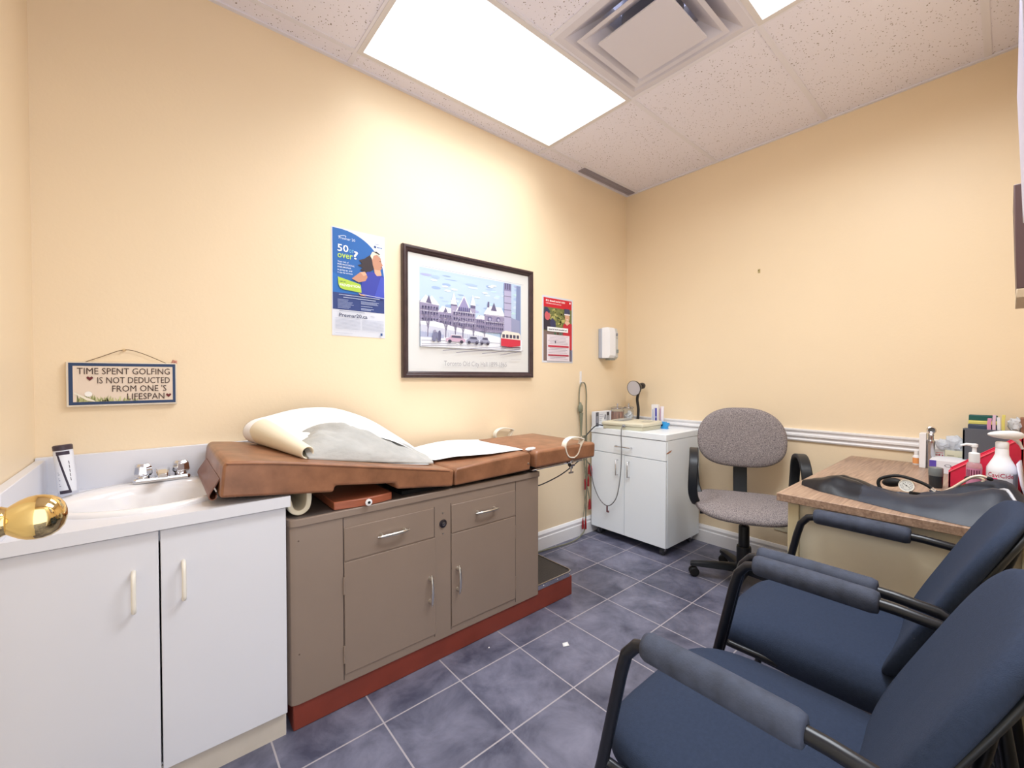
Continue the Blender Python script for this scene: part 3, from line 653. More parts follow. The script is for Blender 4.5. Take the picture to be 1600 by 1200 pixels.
# faucet
fx, fy, fz = -2.908, -.085, TOPZ+.0125
t = thing('faucet', 'chrome two-handle faucet behind the sink bowl', 'faucet', (fx, fy, fz))
mb = MB()
mb.loft([[V((fx+x*k, fy+y*k, z)) for x, y in ((-.078, -.022), (-.07, -.028), (.07, -.028), (.078, -.022), (.078, .022), (.07, .028), (-.07, .028), (-.078, .022))] for z, k in ((fz, 1), (fz+.010, 1), (fz+.016, .95))], True, True)
mb.build('base', CHROME, t, bevel=.002, angle=30)
for s_ in (-1, 1):
    mb = MB(); hx = fx+s_*.051
    mb.lathe([(.018, .014), (.019, .02), (.017, .024)], (hx, fy, fz), n=20)
    for z0, k0, z1, k1 in ((.022, .020, .030, .025), (.030, .025, .056, .022), (.056, .022, .064, .016)):
        mb.loft([[V((hx+k*c*(1+.12*(i % 2)), fy+k*s*(1+.12*(i % 2)), fz+z)) for i, (c, s) in enumerate([(math.cos(PI/4*j+PI/8), math.sin(PI/4*j+PI/8)) for j in range(8)])] for z, k in ((z0, k0), (z1, k1))], True, True)
    mb.build('handle', CHROME, t, bevel=.0015, angle=25)
mb = MB()
mb.loft([[V((fx-w_, y, fz+zb)), V((fx+w_, y, fz+zb)), V((fx+w_, y, fz+zt-.006)), V((fx+w_*.7, y, fz+zt)), V((fx-w_*.7, y, fz+zt)), V((fx-w_, y, fz+zt-.006))] for y, w_, zb, zt in ((fy+.022, .019, .012, .044), (fy-.02, .021, .014, .05), (fy-.05, .018, .022, .05), (fy-.085, .015, .026, .044), (fy-.105, .0135, .026, .04))], True, True)
mb.build('spout', CHROME, t, angle=30, bevel=.002)
# bottle leaning in the corner
t = thing('spray_can', 'slim white and black bottle with slanted label leaning in the sink corner', 'bottle', (-3.135, -.105, TOPZ), local=True)
t.rotation_euler = (math.radians(-5), math.radians(-4), math.radians(10))
mb = MB(); mb.lathe([(.020, 0), (.0225, .003), (.0225, .143), (.021, .147)], n=28); mb.build('body', mat('pale_bottle', (222, 224, 236), .3), t)
mb = MB(); mb.lathe([(.021, .146), (.0225, .147), (.0228, .160), (.020, .163)], n=28); mb.build('cap', mat('plum_cap', (70, 58, 68), .4), t)
mb = MB()
def wrap(mb, a0, a1, z0, z1, r, m, sh0=0, sh1=0, n=10, nz=10):
    mb.loft([[V((r*math.cos(a0+(a1-a0)*k/n+sh0+(sh1-sh0)*j/nz), r*math.sin(a0+(a1-a0)*k/n+sh0+(sh1-sh0)*j/nz), z0+(z1-z0)*j/nz)) for k in range(n+1)] for j in range(nz+1)], m=m)
wrap(mb, -2.9, -.6, .016, .140, .0228, 0); wrap(mb, -1.9, -1.68, .014, .142, .0230, 1, .42, -.5); wrap(mb, -2.5, -1.3, .012, .022, .0230, 1); wrap(mb, -2.4, -1.0, .132, .143, .0230, 1)
for k in range(9): wrap(mb, -2.45, -2.25-.1*(k % 3), .035+k*.006, .0375+k*.006, .0229, 2)
for k in range(5): wrap(mb, -1.22, -1.15, .05+k*.013, .06+k*.013, .0230, 1, 0, -.03)
mb.build('label', [mat('label_white', (234, 236, 244), .4), mat('label_plum', (56, 48, 66), .4), mat('label_grey', (150, 156, 176), .4)], t)

# ================================================================== EXAM TABLE
EX0, EX1, EY = -2.606, -1.50, -.535
t = thing('examination_table', 'taupe steel medical examination table with brown padded vinyl top and red-brown plinth', 'examination table', (-2.0, -.29, 0))
mb = MB(); r_ = .025
fp = [(EX0+r_, EY), (EX0+.007, EY+.007), (EX0, EY+r_), (EX0, -.04), (EX1, -.04), (EX1, EY+.004), (EX1-.004, EY)]
mb.prism([(x, y) for x, y in fp], (0, 0, .085), (1, 0, 0), (0, 1, 0), (0, 0, .59)); mb.build('body', TAUPE, t, bevel=.002)
mb = MB(); mb.prism([(EX0-.001, -.039), (EX1+.001, -.039), (EX1+.001, EY-.006), (EX0+r_, EY-.006), (EX0+.006, EY+.002), (EX0-.001, EY+r_)], (0, 0, .666), (1, 0, 0), (0, 1, 0), (0, 0, .026)); tp = mb.build('top', TAUPE, t, bevel=.003)
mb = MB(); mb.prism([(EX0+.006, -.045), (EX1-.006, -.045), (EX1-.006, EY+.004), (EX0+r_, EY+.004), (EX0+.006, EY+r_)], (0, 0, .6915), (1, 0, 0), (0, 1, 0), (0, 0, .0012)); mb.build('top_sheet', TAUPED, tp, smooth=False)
SEAM = mat('seam_dark', (58, 46, 42), .6)
for x0, x1, z0, z1 in ((-2.4357, -2.4333, .1, .665), (-1.6517, -1.6493, .1, .665), (-2.0795, -2.0775, .108, .632), (-2.0025, -2.0005, .108, .632)):
    mb = MB(); mb.box((x0, EY-.0006, z0), (x1, EY+.001, z1)); mb.build('seam', SEAM, t, smooth=False)
mb = MB(); mb.box((EX0+.012, EY+.006, 0), (-1.25, -.06, .10)); mb.build('plinth', PLINTH, t, bevel=.004)
# step
t2 = MB(); t2.prism([(EX1-.01, EY+.008), (-1.268, EY+.008), (-1.256, EY+.014), (-1.252, EY+.026), (-1.252, -.07), (EX1-.01, -.07)], (0, 0, .099), (1, 0, 0), (0, 1, 0), (0, 0, .026)); st = t2.build('step', mat('step_rubber', (58, 54, 54), .55, bump=.5, bscale=120), t, bevel=.002)
mb = MB(); mb.tube([(EX1-.005, EY+.0055, .126), (-1.272, EY+.0055, .126), (-1.254, EY+.012, .126), (-1.2495, EY+.03, .126), (-1.2495, -.07, .126)], .0035, 8); mb.prism([(EX1, EY+.004), (-1.27, EY+.004), (-1.2495, EY+.025), (-1.252, EY+.027), (-1.271, EY+.0065), (EX1, EY+.0065)], (0, 0, .102), (1, 0, 0), (0, 1, 0), (0, 0, .024)); mb.build('metal_trim', STEEL, st)
for x in (-1.46, -1.36, -1.27): mb = MB(); mb.cyl((x, EY+.002, .114), (x, EY+.006, .114), .003, n=8); mb.build('screw', CHROME, st)
def bow_handle(mb, c, ax, L, dz):
    c = V(c); ax = V(ax); out = V((0, -1, 0))
    for s_ in (-1, 1): mb.lathe([(.008, 0), (.007, .006), (.005, .018)], c+ax*(s_*L*.36), (0, -1, 0), n=10)
    path = [c+ax*(u*L/2)+out*(.012+.012*math.cos(u*1.2)) for u in (-1, -.75, -.4, 0, .4, .75, 1)]
    mb.tube(path, [.002, .0045, .0055, .006, .0055, .0045, .002], 10, smooth=4)
def front_panel(nm, x0, x1, z0, z1, hc, hax, hl):
    mb = MB(); mb.box((x0, EY-.004, z0), (x1, EY+.012, z1)); d = mb.build(nm, TAUPE, t, bevel=.0015)
    mb = MB(); bow_handle(mb, (hc[0], EY-.004, hc[1]), hax, hl, 0); mb.build('handle', ALU, d, angle=60)
    return d
front_panel('drawer', -2.432, -2.081, .513, .628, (-2.257, .575), (1, 0, 0), .125)
d1 = front_panel('door', -2.432, -2.076, .119, .508, (-2.102, .308), (0, 0, 1), .125)
front_panel('drawer', -2.0, -1.653, .508, .624, (-1.827, .57), (1, 0, 0), .125)
d2 = front_panel('door', -2.0, -1.653, .119, .503, (-1.973, .313), (0, 0, 1), .12)
for d, x in ((d1, -2.434), (d2, -1.651)):
    for z in (.19, .43): mb = MB(); mb.cyl((x, EY-.004, z-.03), (x, EY-.004, z+.03), .0035, n=8); mb.build('hinge', TAUPE, d)
mb = MB(); mb.lathe([(.016, 0), (.017, .004), (.013, .006), (.0005, .006)], (-2.04, EY, .557), (0, -1, 0), n=24); lk = mb.build('lock', mat('black_lock', (40, 34, 40), .3), t)
mb = MB(); mb.lathe([(.008, 0), (.008, .007), (.0005, .0075)], (-2.04, EY-.003, .557), (0, -1, 0), n=16); mb.build('lock_core', STEEL, lk)
for z in (.60, .516): mb = MB(); mb.lathe([(.0035, -.001), (.003, .003), (.0003, .0035)], (-2.04, EY, z), (0, -1, 0), n=10); mb.build('screw', ALU, t)
for z in (.62, .25): mb = MB(); mb.lathe([(.004, -.001), (.0003, .002)], (EX0+.03, EY, z), (0, -1, 0), n=8); mb.build('rivet', mat('rivet_brown', (96, 76, 62), .5), t)
# cushions
YF, YB = -.557, -.05
def cushion(nm, pts, y0=YF, y1=YB, bev=.012, m=VINYL):
    mb = MB(); mb.prism(pts, (0, y0, 0), (1, 0, 0), (0, 0, 1), (0, y1-y0, 0)); return mb.build(nm, m, t, bevel=bev, seg=3, angle=50)
hz = lambda x: .803-.124*(x+2.787)     # underside line of the raised head section
hd = cushion('head_cushion', [(-2.787, .803), (-2.472, hz(-2.472)), (-2.466, hz(-2.466)+.022), (-2.252, hz(-2.252)+.022), (-2.246, hz(-2.246)), (-2.003, .7055), (-1.998, .772), (-2.1, .792), (-2.3, .828), (-2.5, .866), (-2.7, .900), (-2.765, .906), (-2.778, .895)])
mb = MB(); mb.tube([(-2.77, YF, .901), (-2.6, YF, .8775), (-2.3, YF, .8235), (-2.02, YF, .772)], .0035, 8, smooth=4); mb.build('piping', VINYL, hd)
cushion('seat_cushion', [(-1.994, .706), (-1.576, .712), (-1.570, .78), (-1.585, .795), (-1.8, .787), (-1.985, .776), (-1.996, .765)])
ft = cushion('foot_cushion', [(-1.565, .722), (-1.13, .722), (-1.125, .798), (-1.145, .803), (-1.55, .803), (-1.568, .793)], -.585, -.10)
mb = MB(); mb.lathe([(.004, 0), (.005, .002), (.0005, .004)], (-1.59, YF, .745), (0, -1, 0), n=10); mb.build('button', ALU, t)
for p_, q_ in (((-2.74, -.5, .785), (-2.5, -.1, .795)), ((-2.2, -.5, .69), (-1.60, -.1, .708)), ((-1.6, -.5, .69), (-1.2, -.15, .723))):
    mb = MB(); mb.box(p_, q_); mb.build('support_frame', DARK, t, smooth=False)
# vinyl holder curled at the head end
mb = MB(); mb.ribbon(catmull([(-2.782, 0, .852), (-2.792, 0, .835), (-2.806, 0, .812), (-2.808, 0, .800), (-2.802, 0, .793), (-2.793, 0, .795), (-2.790, 0, .805)], 5), (0, .42, 0), .003)
for i in range(len(mb.v)): mb.v[i].y -= .31
mb.build('end_flap', VINYLD, t)
# slide tray under the head section
mb = MB(); mb.prism([(-2.462, 0), (-2.40, -.012), (-2.352, -.018), (-2.30, -.013), (-2.252, 0), (-2.252, .36), (-2.462, .36)], (0, -.525, .693), (1, 0, 0), (0, 1, 0), (0, 0, .028)); tr = mb.build('slide_tray', WOODRED, t, bevel=.003)
mb = MB(); mb.lathe([(.006, 0), (.007, .006), (.012, .010), (.012, .014), (.007, .016), (.0005, .0155)], (-2.352, -.543, .708), (0, -1, 0), n=18); kb = mb.build('knob', WHITE, tr)
mb = MB(); mb.lathe([(.005, 0), (.005, .0015), (.0004, .0016)], (-2.352, -.5585, .708), (0, -1, 0), n=12); mb.build('knob_center', RUBBER, kb)
# curled white strap under the head end
mb = MB(); mb.ribbon(catmull([(-2.60, 0, .765), (-2.596, 0, .742), (-2.588, 0, .715), (-2.565, 0, .703), (-2.543, 0, .715), (-2.536, 0, .742), (-2.536, 0, .768)], 5), (0, .2, 0), .016)
for i in range(len(mb.v)): mb.v[i].y -= .41
mb.build('curled_pad', CREAMP, t, bevel=.003)
# stirrup rail, stirrups
mb = MB(); mb.tube([(-1.545, -.50, .700), (-1.545, -.54, .704), (-1.535, -.553, .709), (-1.49, -.555, .711), (-1.205, -.555, .713)], .0055, 10); mb.build('stirrup_rail', CHROME, t)
def stirrup(x, y, z, s):
    mb = MB()
    pth = catmull([(x+.01, y, z+.035), (x-.03, y, z+.045), (x-.052, y, z+.085), (x-.046, y, z+.118), (x-.008, y, z+.136), (x+.045, y, z+.134), (x+.088, y, z+.122)], 5)
    mb.ribbon(pth, (0, .03, 0), .006)
    o = mb.build('stirrup', mat('cream_enamel', (236, 228, 214), .3), t, bevel=.0015)
    mb = MB(); mb.ribbon(catmull([(x+.088, y, z+.122), (x+.06, y, z+.085), (x+.04, y, z+.05), (x+.008, y, z+.034)], 5), (0, .028, 0), .005); mb.build('strap', mat('cream_strap', (220, 208, 190), .5), o)
    mb = MB(); mb.cyl((x, y, z-.02), (x, y, z+.035), .010, n=14); mb.cyl((x-.012, y, z), (x+.018, y, z), .012, n=12); mb.cyl((x, y, z-.04), (x, y, z-.02), .004, n=8); mb.box((x-.016, y-.002, z-.046), (x+.016, y+.002, z-.038)); mb.build('clamp', STEEL, o)
stirrup(-1.31, -.575, .706, 1); stirrup(-1.33, -.035, .705, -1)
# power switch box under the foot and cord
mb = MB(); mb.box((-1.499, -.42, .59), (-1.47, -.37, .635)); mb.cyl((-1.472, -.395, .62), (-1.44, -.395, .62), .014, n=14); mb.build('power_plug', RUBBER, t, bevel=.003)
mb = MB(); mb.tube([(-1.455, -.395, .61), (-1.45, -.395, .585), (-1.49, -.4, .56)], .004, 8, smooth=4); mb.tube([(-1.22, -.545, .705), (-1.30, -.50, .64), (-1.38, -.44, .59), (-1.44, -.41, .575), (-1.498, -.40, .553)], .003, 8, smooth=5); mb.build('power_cord', LEADD, t)

# --- paper and cloth heap on the table
top_z = lambda x: (.906-.174*(x+2.765)) if x < -1.99 else .788
t3 = thing('table_paper', 'white folded paper sheet with a rolled end draped along the table cushions', 'paper', (-2.2, -.3, .79))
rows = []
NV, NU = 12, 44
for i in range(NV+1):
    v = i/NV                                # 0 front, 1 back
    y = -.47+.37*v
    yu = -.385+.285*v
    xl = -2.545-.075*v+.02*math.sin(v*3)     # bend line
    rad = .019+.033*v**1.2                   # bend radius
    hmp = (.072+.042*math.sin(min(1, v*1.35)*PI/2))       # hump height
    xr = -1.995+.03*v                        # where the upper layer lands
    row = []
    x_end = -1.525-.0*v
    # lower layer from landing to bend
    for k in range(8):
        x = -2.05+(xl+.02+2.05)*k/7; row.append(V((x, y, top_z(x)+.004+.002*math.sin(9*x+3*v))))
    c = V((xl+.012, y, top_z(xl)+.006+rad))
    for k in range(1, 9):
        a = -PI/2-PI*k/8*.92; row.append(V((c.x+rad*1.25*math.cos(a), y+(yu-y)*k/8, c.z+rad*math.sin(a))))
    s0 = row[-1].copy()
    for k in range(1, 20):
        u = k/19; x = s0.x+(xr-s0.x)*u
        b0 = s0.z+(top_z(xr)+.008-s0.z)*u
        hh = hmp*(math.sin(PI*min(1, u**.98)))**1.1
        row.append(V((x, yu, b0+hh+.004*noise.noise(V((x*7, y*9, 2))))))
    for k in range(1, 9):
        u = k/8; x = xr+(x_end-xr)*u
        row.append(V((x, yu+(-.105*(1-v)+.03*v)*min(1, u*2.2)**.8, .796+.010*math.sin(PI*u)*(.4+v)+.012*max(0, u-.85)+.004*noise.noise(V((x*6, y*6, 5)))+(.006 if x < -1.99 else 0))))
    rows.append(row)
mb = MB(); mb.loft(rows); mb.build('sheet', PAPER, t3, sub=1, solid=.0015, angle=180)
mb = MB()   # rolled end: an open tube; a black disc paints the shade inside it
a0, a1 = V((-2.530, -.474, .893)), V((-2.602, -.12, .936))
dv = (a1-a0).normalized()
mb.lathe([(.0175, .002), (.0205, 0), (.0225, .004), (.035, .18), (.050, (a1-a0).length), (.044, (a1-a0).length), (.0165, .06), (.0175, .002)], a0, dv, n=28, cap=False); mb.build('rolled_end', CREAMP, t3, angle=50)
mb = MB(); mb.lathe([(.0175, .055), (.0175, .057)], a0, dv, n=24); mb.build('bore_shade', DARK, t3)
# crumpled cloth under the arch
random.seed(5)
rows = []
NI, NJ = 64, 36
for i in range(NI+1):
    u = i/NI; x = -2.53+u*.50
    prof = (math.sin(PI*min(1, (u+.02)/1.04))**.5)*(1-.55*u**1.3)*.128
    if u < .12: prof *= .75+.25*u/.12
    row = []
    for j in range(NJ+1):
        v = j/NJ; y = -.478-.01*math.sin(PI*u)+.03*u+v*(.30)
        g = min(1, (v/.36))**.6 if v < .36 else 1-.25*(v-.36)
        fx_, fy_ = x*.86-y*.5, x*.5+y*.86       # folds run slantwise across the heap
        wr = .018*noise.noise(V((fx_*5, fy_*17, 1)))+.024*(.38-abs(noise.noise(V((fx_*6+fy_*4, fy_*26, 4)))))+.015*(.4-abs(noise.noise(V((fx_*14, fy_*38, 8)))))
        z = top_z(x)+.012+prof*g+wr*(g*1.2)
        row.append(V((x+.006*noise.noise(V((x*20, y*20, 9))), y, max(z, top_z(x)+.010))))
    rows.append(row)
lo = [[V((p.x, p.y, top_z(p.x)+.007)) for p in (r[0], r[-1])] for r in rows]
mb = MB(); mb.loft(rows)
mb.loft([[r[0], V((r[0].x, r[0].y, top_z(r[0].x)+.007))] for r in rows]); mb.loft([rows[0], [V((p.x, p.y, top_z(p.x)+.007)) for p in rows[0]]]); mb.loft([rows[-1], [V((p.x, p.y, top_z(p.x)+.007)) for p in rows[-1]]])
tag(mb.build('crumpled_drape', CLOTH, sub=1, angle=180), 'crumpled pale grey cloth drape lying under the paper arch on the examination table', 'cloth')
# small crumpled tissue at the end of the sheet
mb = MB(); mb.pad(lambda x, y, z: V((-1.555+.032*x, -.535+.012*y, .806+.008*z))+V((0, 0, .004))*noise.noise(V((x*3, y*3, z*3))), 20, 8, 1, 1)
tag(mb.build('crumpled_tissue', PAPER), 'small scrunched white tissue beside the stirrup end of the paper sheet', 'tissue')

# ================================================================== WHITE CART
WX0, WX1, WY0, WY1 = -.47, -.03, -.622, -.025
t = thing('rolling_cabinet', 'white laminate cabinet on casters in the room corner', 'cabinet', (-.25, -.32, 0))
CL = mat('cart_laminate', (243, 249, 255), .35)
mb = MB(); mb.box((WX0+.017, WY0, .058), (WX1, WY1, .744)); mb.build('body', CL, t, bevel=.0015)
mb = MB(); mb.box((WX0-.004, WY0-.002, .746), (WX1, WY1, .785)); mb.build('top', CL, t, bevel=.002)
mb = MB(); mb.box((WX0, WY0+.002, .617), (WX0+.016, WY1-.002, .7425)); dr = mb.build('drawer', CL, t, bevel=.001)
def bar_handle(mb, p, q_, out=(-1, 0, 0), h=.024, r=.0042):
    p, q_, o = V(p), V(q_), V(out); mb.tube([p, p+o*h, q_+o*h, q_], r, 8)
mb = MB(); bar_handle(mb, (WX0, -.37, .672), (WX0, -.25, .672)); mb.build('handle', STEEL, dr, angle=60)
for y0, y1, hy in ((WY0+.002, -.3135, -.352), (-.3105, WY1-.002, -.258)):
    mb = MB(); mb.box((WX0, y0, .06), (WX0+.016, y1, .613)); d = mb.build('door', CL, t, bevel=.001)
    mb = MB(); bar_handle(mb, (WX0, hy, .47), (WX0, hy, .575)); mb.build('handle', STEEL, d, angle=60)
mb = MB(); mb.poly = None
A = Art((WX0+.06, WY0-.0003, .60), (1, 0, 0), (0, 0, 1)); A.poly([(-.055, .068), (-.02, .078), (.012, .082), (-.005, .070), (-.03, .064), (-.055, .063)], (176, 116, 84)); A.build('chipped_edge', t)
for x in (WX0+.045, WX1-.05):
    for y in (WY0+.045, WY1-.05):
        mb = MB(); mb.cyl((x, y-.011, .024), (x, y+.011, .024), .024, n=20); cs = mb.build('caster', mat('caster_wheel', (70, 72, 78), .35), t)
        mb = MB(); mb.box((x-.008, y-.016, .024), (x+.014, y-.012, .058)); mb.box((x-.008, y+.012, .024), (x+.014, y+.016, .058)); mb.box((x-.018, y-.018, .054), (x+.02, y+.018, .059)); mb.build('fork', STEEL, cs, bevel=.001)
# --- items on the cart
ZC = .785
t = thing('monitor_device', 'flat beige wedge-shaped medical device with a cable on the white cabinet', 'medical device', (-.33, -.3, ZC))
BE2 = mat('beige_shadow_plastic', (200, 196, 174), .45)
fl, fr, br_, bl = V((-.485, -.135, 0)), V((-.43, -.425, 0)), V((-.20, -.435, 0)), V((-.235, -.125, 0))
def ring(k, z0, z1, off=0):
    c = (fl+fr+br_+bl)/4; out = []
    for p, z in ((fl, z0), (fr, z0), (br_, z1), (bl, z1)):
        d = (p-c)*k+c; out.append(V((d.x, d.y, ZC+z)))
    return out
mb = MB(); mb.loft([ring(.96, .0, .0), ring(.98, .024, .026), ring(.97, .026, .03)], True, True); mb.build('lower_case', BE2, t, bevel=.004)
mb = MB(); mb.loft([ring(1.0, .026, .03), ring(1.02, .03, .034), ring(1.02, .046, .052), ring(.97, .051, .058)], True, True); uc = mb.build('upper_case', BEIGEP, t, bevel=.004)
A = Art((-.475, -.155, ZC+.0525), V((.0, -1, .0)), V((1, 0, .03)), .0002)
A.u = (fr-fl).normalized(); A.v = ((bl-fl).normalized()+V((0, 0, .03))).normalized(); A.n = A.u.cross(A.v)
if A.n.z < 0: A.n = -A.n
A.rect(.02, .06, .10, .20, (150, 152, 152)).rect(.03, .075, .06, .185, (190, 192, 190)).rect(.21, .09, .27, .16, (196, 194, 178))
A.build('screen', t)
mb = MB(); mb.lathe([(.008, 0), (.010, .006), (.010, .016), (.005, .02)], (-.452, -.30, ZC+.03), (-1, -.1, 0), n=14); mb.build('cable_socket', GREYP, t)
mb = MB(); mb.tube([(-.455, -.30, ZC+.03), (-.495, -.31, ZC+.025), (-.512, -.315, .76), (-.508, -.315, .62), (-.503, -.30, .45), (-.50, -.265, .31), (-.50, -.20, .245), (-.498, -.13, .27), (-.495, -.07, .36), (-.495, -.045, .46), (-.50, -.035, .52)], .0034, 8, smooth=6); pc = mb.build('patient_cable', mat('mid_grey_cable', (112, 112, 116), .5), t)
mb = MB(); mb.box((-.504, -.195, .20), (-.496, -.187, .245)); mb.box((-.503, -.205, .198), (-.497, -.19, .21)); mb.build('cable_tag', mat('maroon_tag', (110, 70, 74), .5), pc)
mb = MB(); mb.tube([(-.47, -.13, ZC+.018), (-.50, -.10, ZC+.02), (-.53, -.06, .76), (-.56, -.03, .70), (-.575, -.025, .62)], .004, 8, smooth=6); mb.build('power_cord', LEADD, t)

t = thing('carton', 'small white carton with a dark end panel behind the beige device', 'box', (-.42, -.07, ZC))
mb = MB(); mb.box((-.473, -.066, ZC), (-.285, -.03, ZC+.112)); mb.build('body', mat('carton_white', (230, 232, 240), .6), t, bevel=.001)
A = Art((-.473, -.0663, ZC), (1, 0, 0), (0, 0, 1)); A.rect(.002, .004, .036, .108, (92, 92, 104)).rect(.01, .03, .028, .08, (150, 152, 164))
for k in range(4): A.line([(.045, .09-k*.014), (.085+.01*(k % 2), .09-k*.014)], .003, (176, 180, 196))
A.poly([(.10, .05), (.115, .05), (.12, .085), (.108, .09)], (116, 118, 132)).rect(.13, .03, .16, .105, (70, 66, 72)).rect(.14, .03, .15, .08, (226, 228, 236)).ell(.085, .04, .02, .024, (246, 248, 252))
A.build('label', t)
GLASS = mat('clear_glass', (240, 244, 246), .03, trans=.9, ior=1.2, spec=.5)
def jar(nm, label, x, y, r, h, fillc, fh):
    t = thing(nm, label, 'jar', (x, y, ZC), group='glass jars on the white cabinet')
    mb = MB(); mb.lathe([(r*.94, 0), (r, .005), (r, h*.86), (r*.9, h*.93), (r*.9, h)], (x, y, ZC), n=32); mb.build('glass', GLASS, t)
    mb = MB(); mb.lathe([(r*.93, h), (r*1.02, h+.002), (r*1.02, h+.010), (r*.5, h+.017), (.006, h+.02), (.005, h+.03), (.009, h+.036), (.0005, h+.04)], (x, y, ZC), n=32); mb.build('lid', STEEL, t)
    return t
t = jar('glass_jar', 'wide glass jar with metal lid holding brown sticks, left of the lamp', -.225, -.078, .05, .125, 0, 0)
mb = MB()
for k in range(36):
    a = random.uniform(0, 2*PI); rr = random.uniform(0, .042); x, y = -.225+rr*math.cos(a)*.9, -.078+rr*math.sin(a)*.9
    mb.cyl((x, y, ZC+.008), (x+random.uniform(-.006, .006), y+random.uniform(-.006, .006), ZC+.098), .004, n=6)
o = mb.build('wooden_sticks', mat('stick_wood', (196, 130, 98), .7), t); o['kind'] = 'stuff'
t = jar('glass_jar', 'narrower glass jar with metal lid full of white cotton beside the gooseneck lamp', -.15, -.128, .036, .128, 0, 0)
mb = MB()
for k in range(26):
    a = random.uniform(0, 2*PI); rr = random.uniform(0, .028); z = ZC+.012+k*.0034
    mb.pad(lambda x, y, z_, c=V((-.15+rr*math.cos(a)*.75, -.128+rr*math.sin(a)*.75, z+.004)): c+V((x, y, z_))*.011, 10, 6, 1, 1)
o = mb.build('cotton', mat('cotton', (244, 244, 246), .95), t); o['kind'] = 'stuff'
# gooseneck lamp
LM = mat('lamp_black', (40, 38, 40), .35)
lx, ly = -.07, -.155
t = thing('gooseneck_lamp', 'black gooseneck lamp with a silver-lined conical shade in the corner', 'lamp', (lx, ly, ZC))
mb = MB(); mb.lathe([(.043, 0), (.045, .006), (.04, .016), (.012, .022)], (lx, ly, ZC), n=28); mb.build('base', LM, t)
mb = MB(); mb.tube([(lx, ly, ZC+.02), (lx, ly-.006, .90), (lx-.004, ly+.002, .98), (lx-.004, ly-.012, 1.035), (lx-.01, ly-.026, 1.062)], .0105, 14, smooth=6)
mb.build('gooseneck', LM, t)
hdir = V((-.93, .02, -.14)).normalized(); h0 = V((lx+.0, ly-.030, 1.082))
mb = MB(); mb.lathe([(.001, -.03), (.02, -.028), (.024, -.018), (.024, .012), (.02, .02), (.03, .035), (.052, .08), (.056, .10), (.0575, .10), (.054, .08)], h0, hdir, n=32); sh = mb.build('shade', LM, t)
mb = MB(); mb.lathe([(.0545, .099), (.050, .08), (.028, .036), (.018, .024)], h0, hdir, n=32); mb.build('reflector', mat('silver_reflector', (206, 208, 224), .3, metal=.5), sh)
mb = MB(); mb.lathe([(.012, .02), (.014, .035), (.022, .055), (.020, .07), (.008, .08), (.0005, .081)], h0, hdir, n=20); mb.build('bulb', mat('frosted_bulb', (236, 238, 248), .4), sh)
# ointment tubes / boxes
t = thing('ointment_box', 'upright white box with blue lettering standing right of the lamp', 'box', (-.10, -.335, ZC))
mb = MB(); mb.box((-.135, -.362, ZC), (-.105, -.312, ZC+.165)); mb.build('carton', WHITE, t, bevel=.002)
A = Art((-.1353, -.312, ZC), (0, -1, 0), (0, 0, 1)); A.rect(.031, .01, .045, .14, (52, 58, 168)).rect(.033, .07, .043, .08, (160, 170, 226)).rect(.010, .02, .015, .13, (150, 166, 206)).line([(.020, .02), (.024, .14)], .003, (120, 140, 200)); A.build('label', t)
t = thing('ointment_tube', 'slim white and pink tube standing on its cap beside the blue-lettered box', 'tube', (-.14, -.40, ZC))
mb = MB(); mb.loft([[V((-.14+a*math.cos(2*PI*k/20), -.402+b*math.sin(2*PI*k/20), ZC+z)) for k in range(20)] for z, a, b in ((.03, .011, .011), (.06, .0115, .0115), (.12, .009, .013), (.155, .002, .015))], True, True); mb.build('body', mat('tube_white', (236, 230, 240), .35), t)
mb = MB(); mb.lathe([(.012, 0), (.0122, .028), (.011, .031)], (-.14, -.402, ZC), n=18); mb.build('cap', WHITE, t)
A = Art((-.1525, -.389, ZC), (0, -1, 0), (0, 0, 1)); A.rect(.001, .04, .005, .14, (96, 70, 118)).rect(.005, .02, .008, .15, (226, 170, 190)); A.build('label', t)
t = thing('tape_dispenser', 'small bright blue plastic dispenser on the white cabinet edge', 'dispenser', (-.17, -.45, ZC))
mb = MB(); mb.prism([(0, 0), (.062, 0), (.056, .012), (.070, .03), (.066, .046), (.056, .038), (.046, .05), (0, .05)], (-.19, -.405, ZC), (0, -1, 0), (0, 0, 1), (.03, 0, 0)); mb.build('body', mat('bright_blue', (58, 158, 224), .35), t, bevel=.002)
mb = MB(); mb.lathe([(.009, 0), (.011, .002), (.0005, .002)], (-.19, -.427, ZC+.028), (-1, 0, 0), n=18); mb.build('hub', mat('dark_blue', (24, 60, 110), .4), t)

# ================================================================== OFFICE CHAIR (local: faces -Y)
t = thing('office_chair', 'grey woven office armchair on black casters beside the desk', 'chair', (-.43, -1.07, 0), math.radians(-64), local=True)
def seatf(x, y, z):
    yy = .235*y; xx = .255*x
    return V((xx, yy-.01, .447+.032*z-(.018*max(0, -y-.3)**2*3 if z > -2 else 0)+.008*abs(x)**2-.006))
mb = MB(); mb.pad(seatf, 56, 14, .6, .62); mb.build('seat', WEAVE, t, angle=180)
mb = MB(); mb.pad(lambda x, y, z: V((.225*x, .2*y, .420+.014*z)), 40, 8, .5, .6); mb.build('seat_pan', BLACKP, t, angle=180)
def backf(x, y, z):
    w_ = .24*(1-.17*max(0, y)**1.5+.0*max(0, -y)); h = .178
    xx = w_*x; zz = .785+h*y
    yy = .225+.045*(zz-.62)/.3-.05*(1-x*x)*0+(-.02*(x*x))+.032*z
    return V((xx, yy, zz))
mb = MB(); mb.pad(backf, 56, 14, .62, .71); mb.build('backrest', WEAVE, t, angle=180)
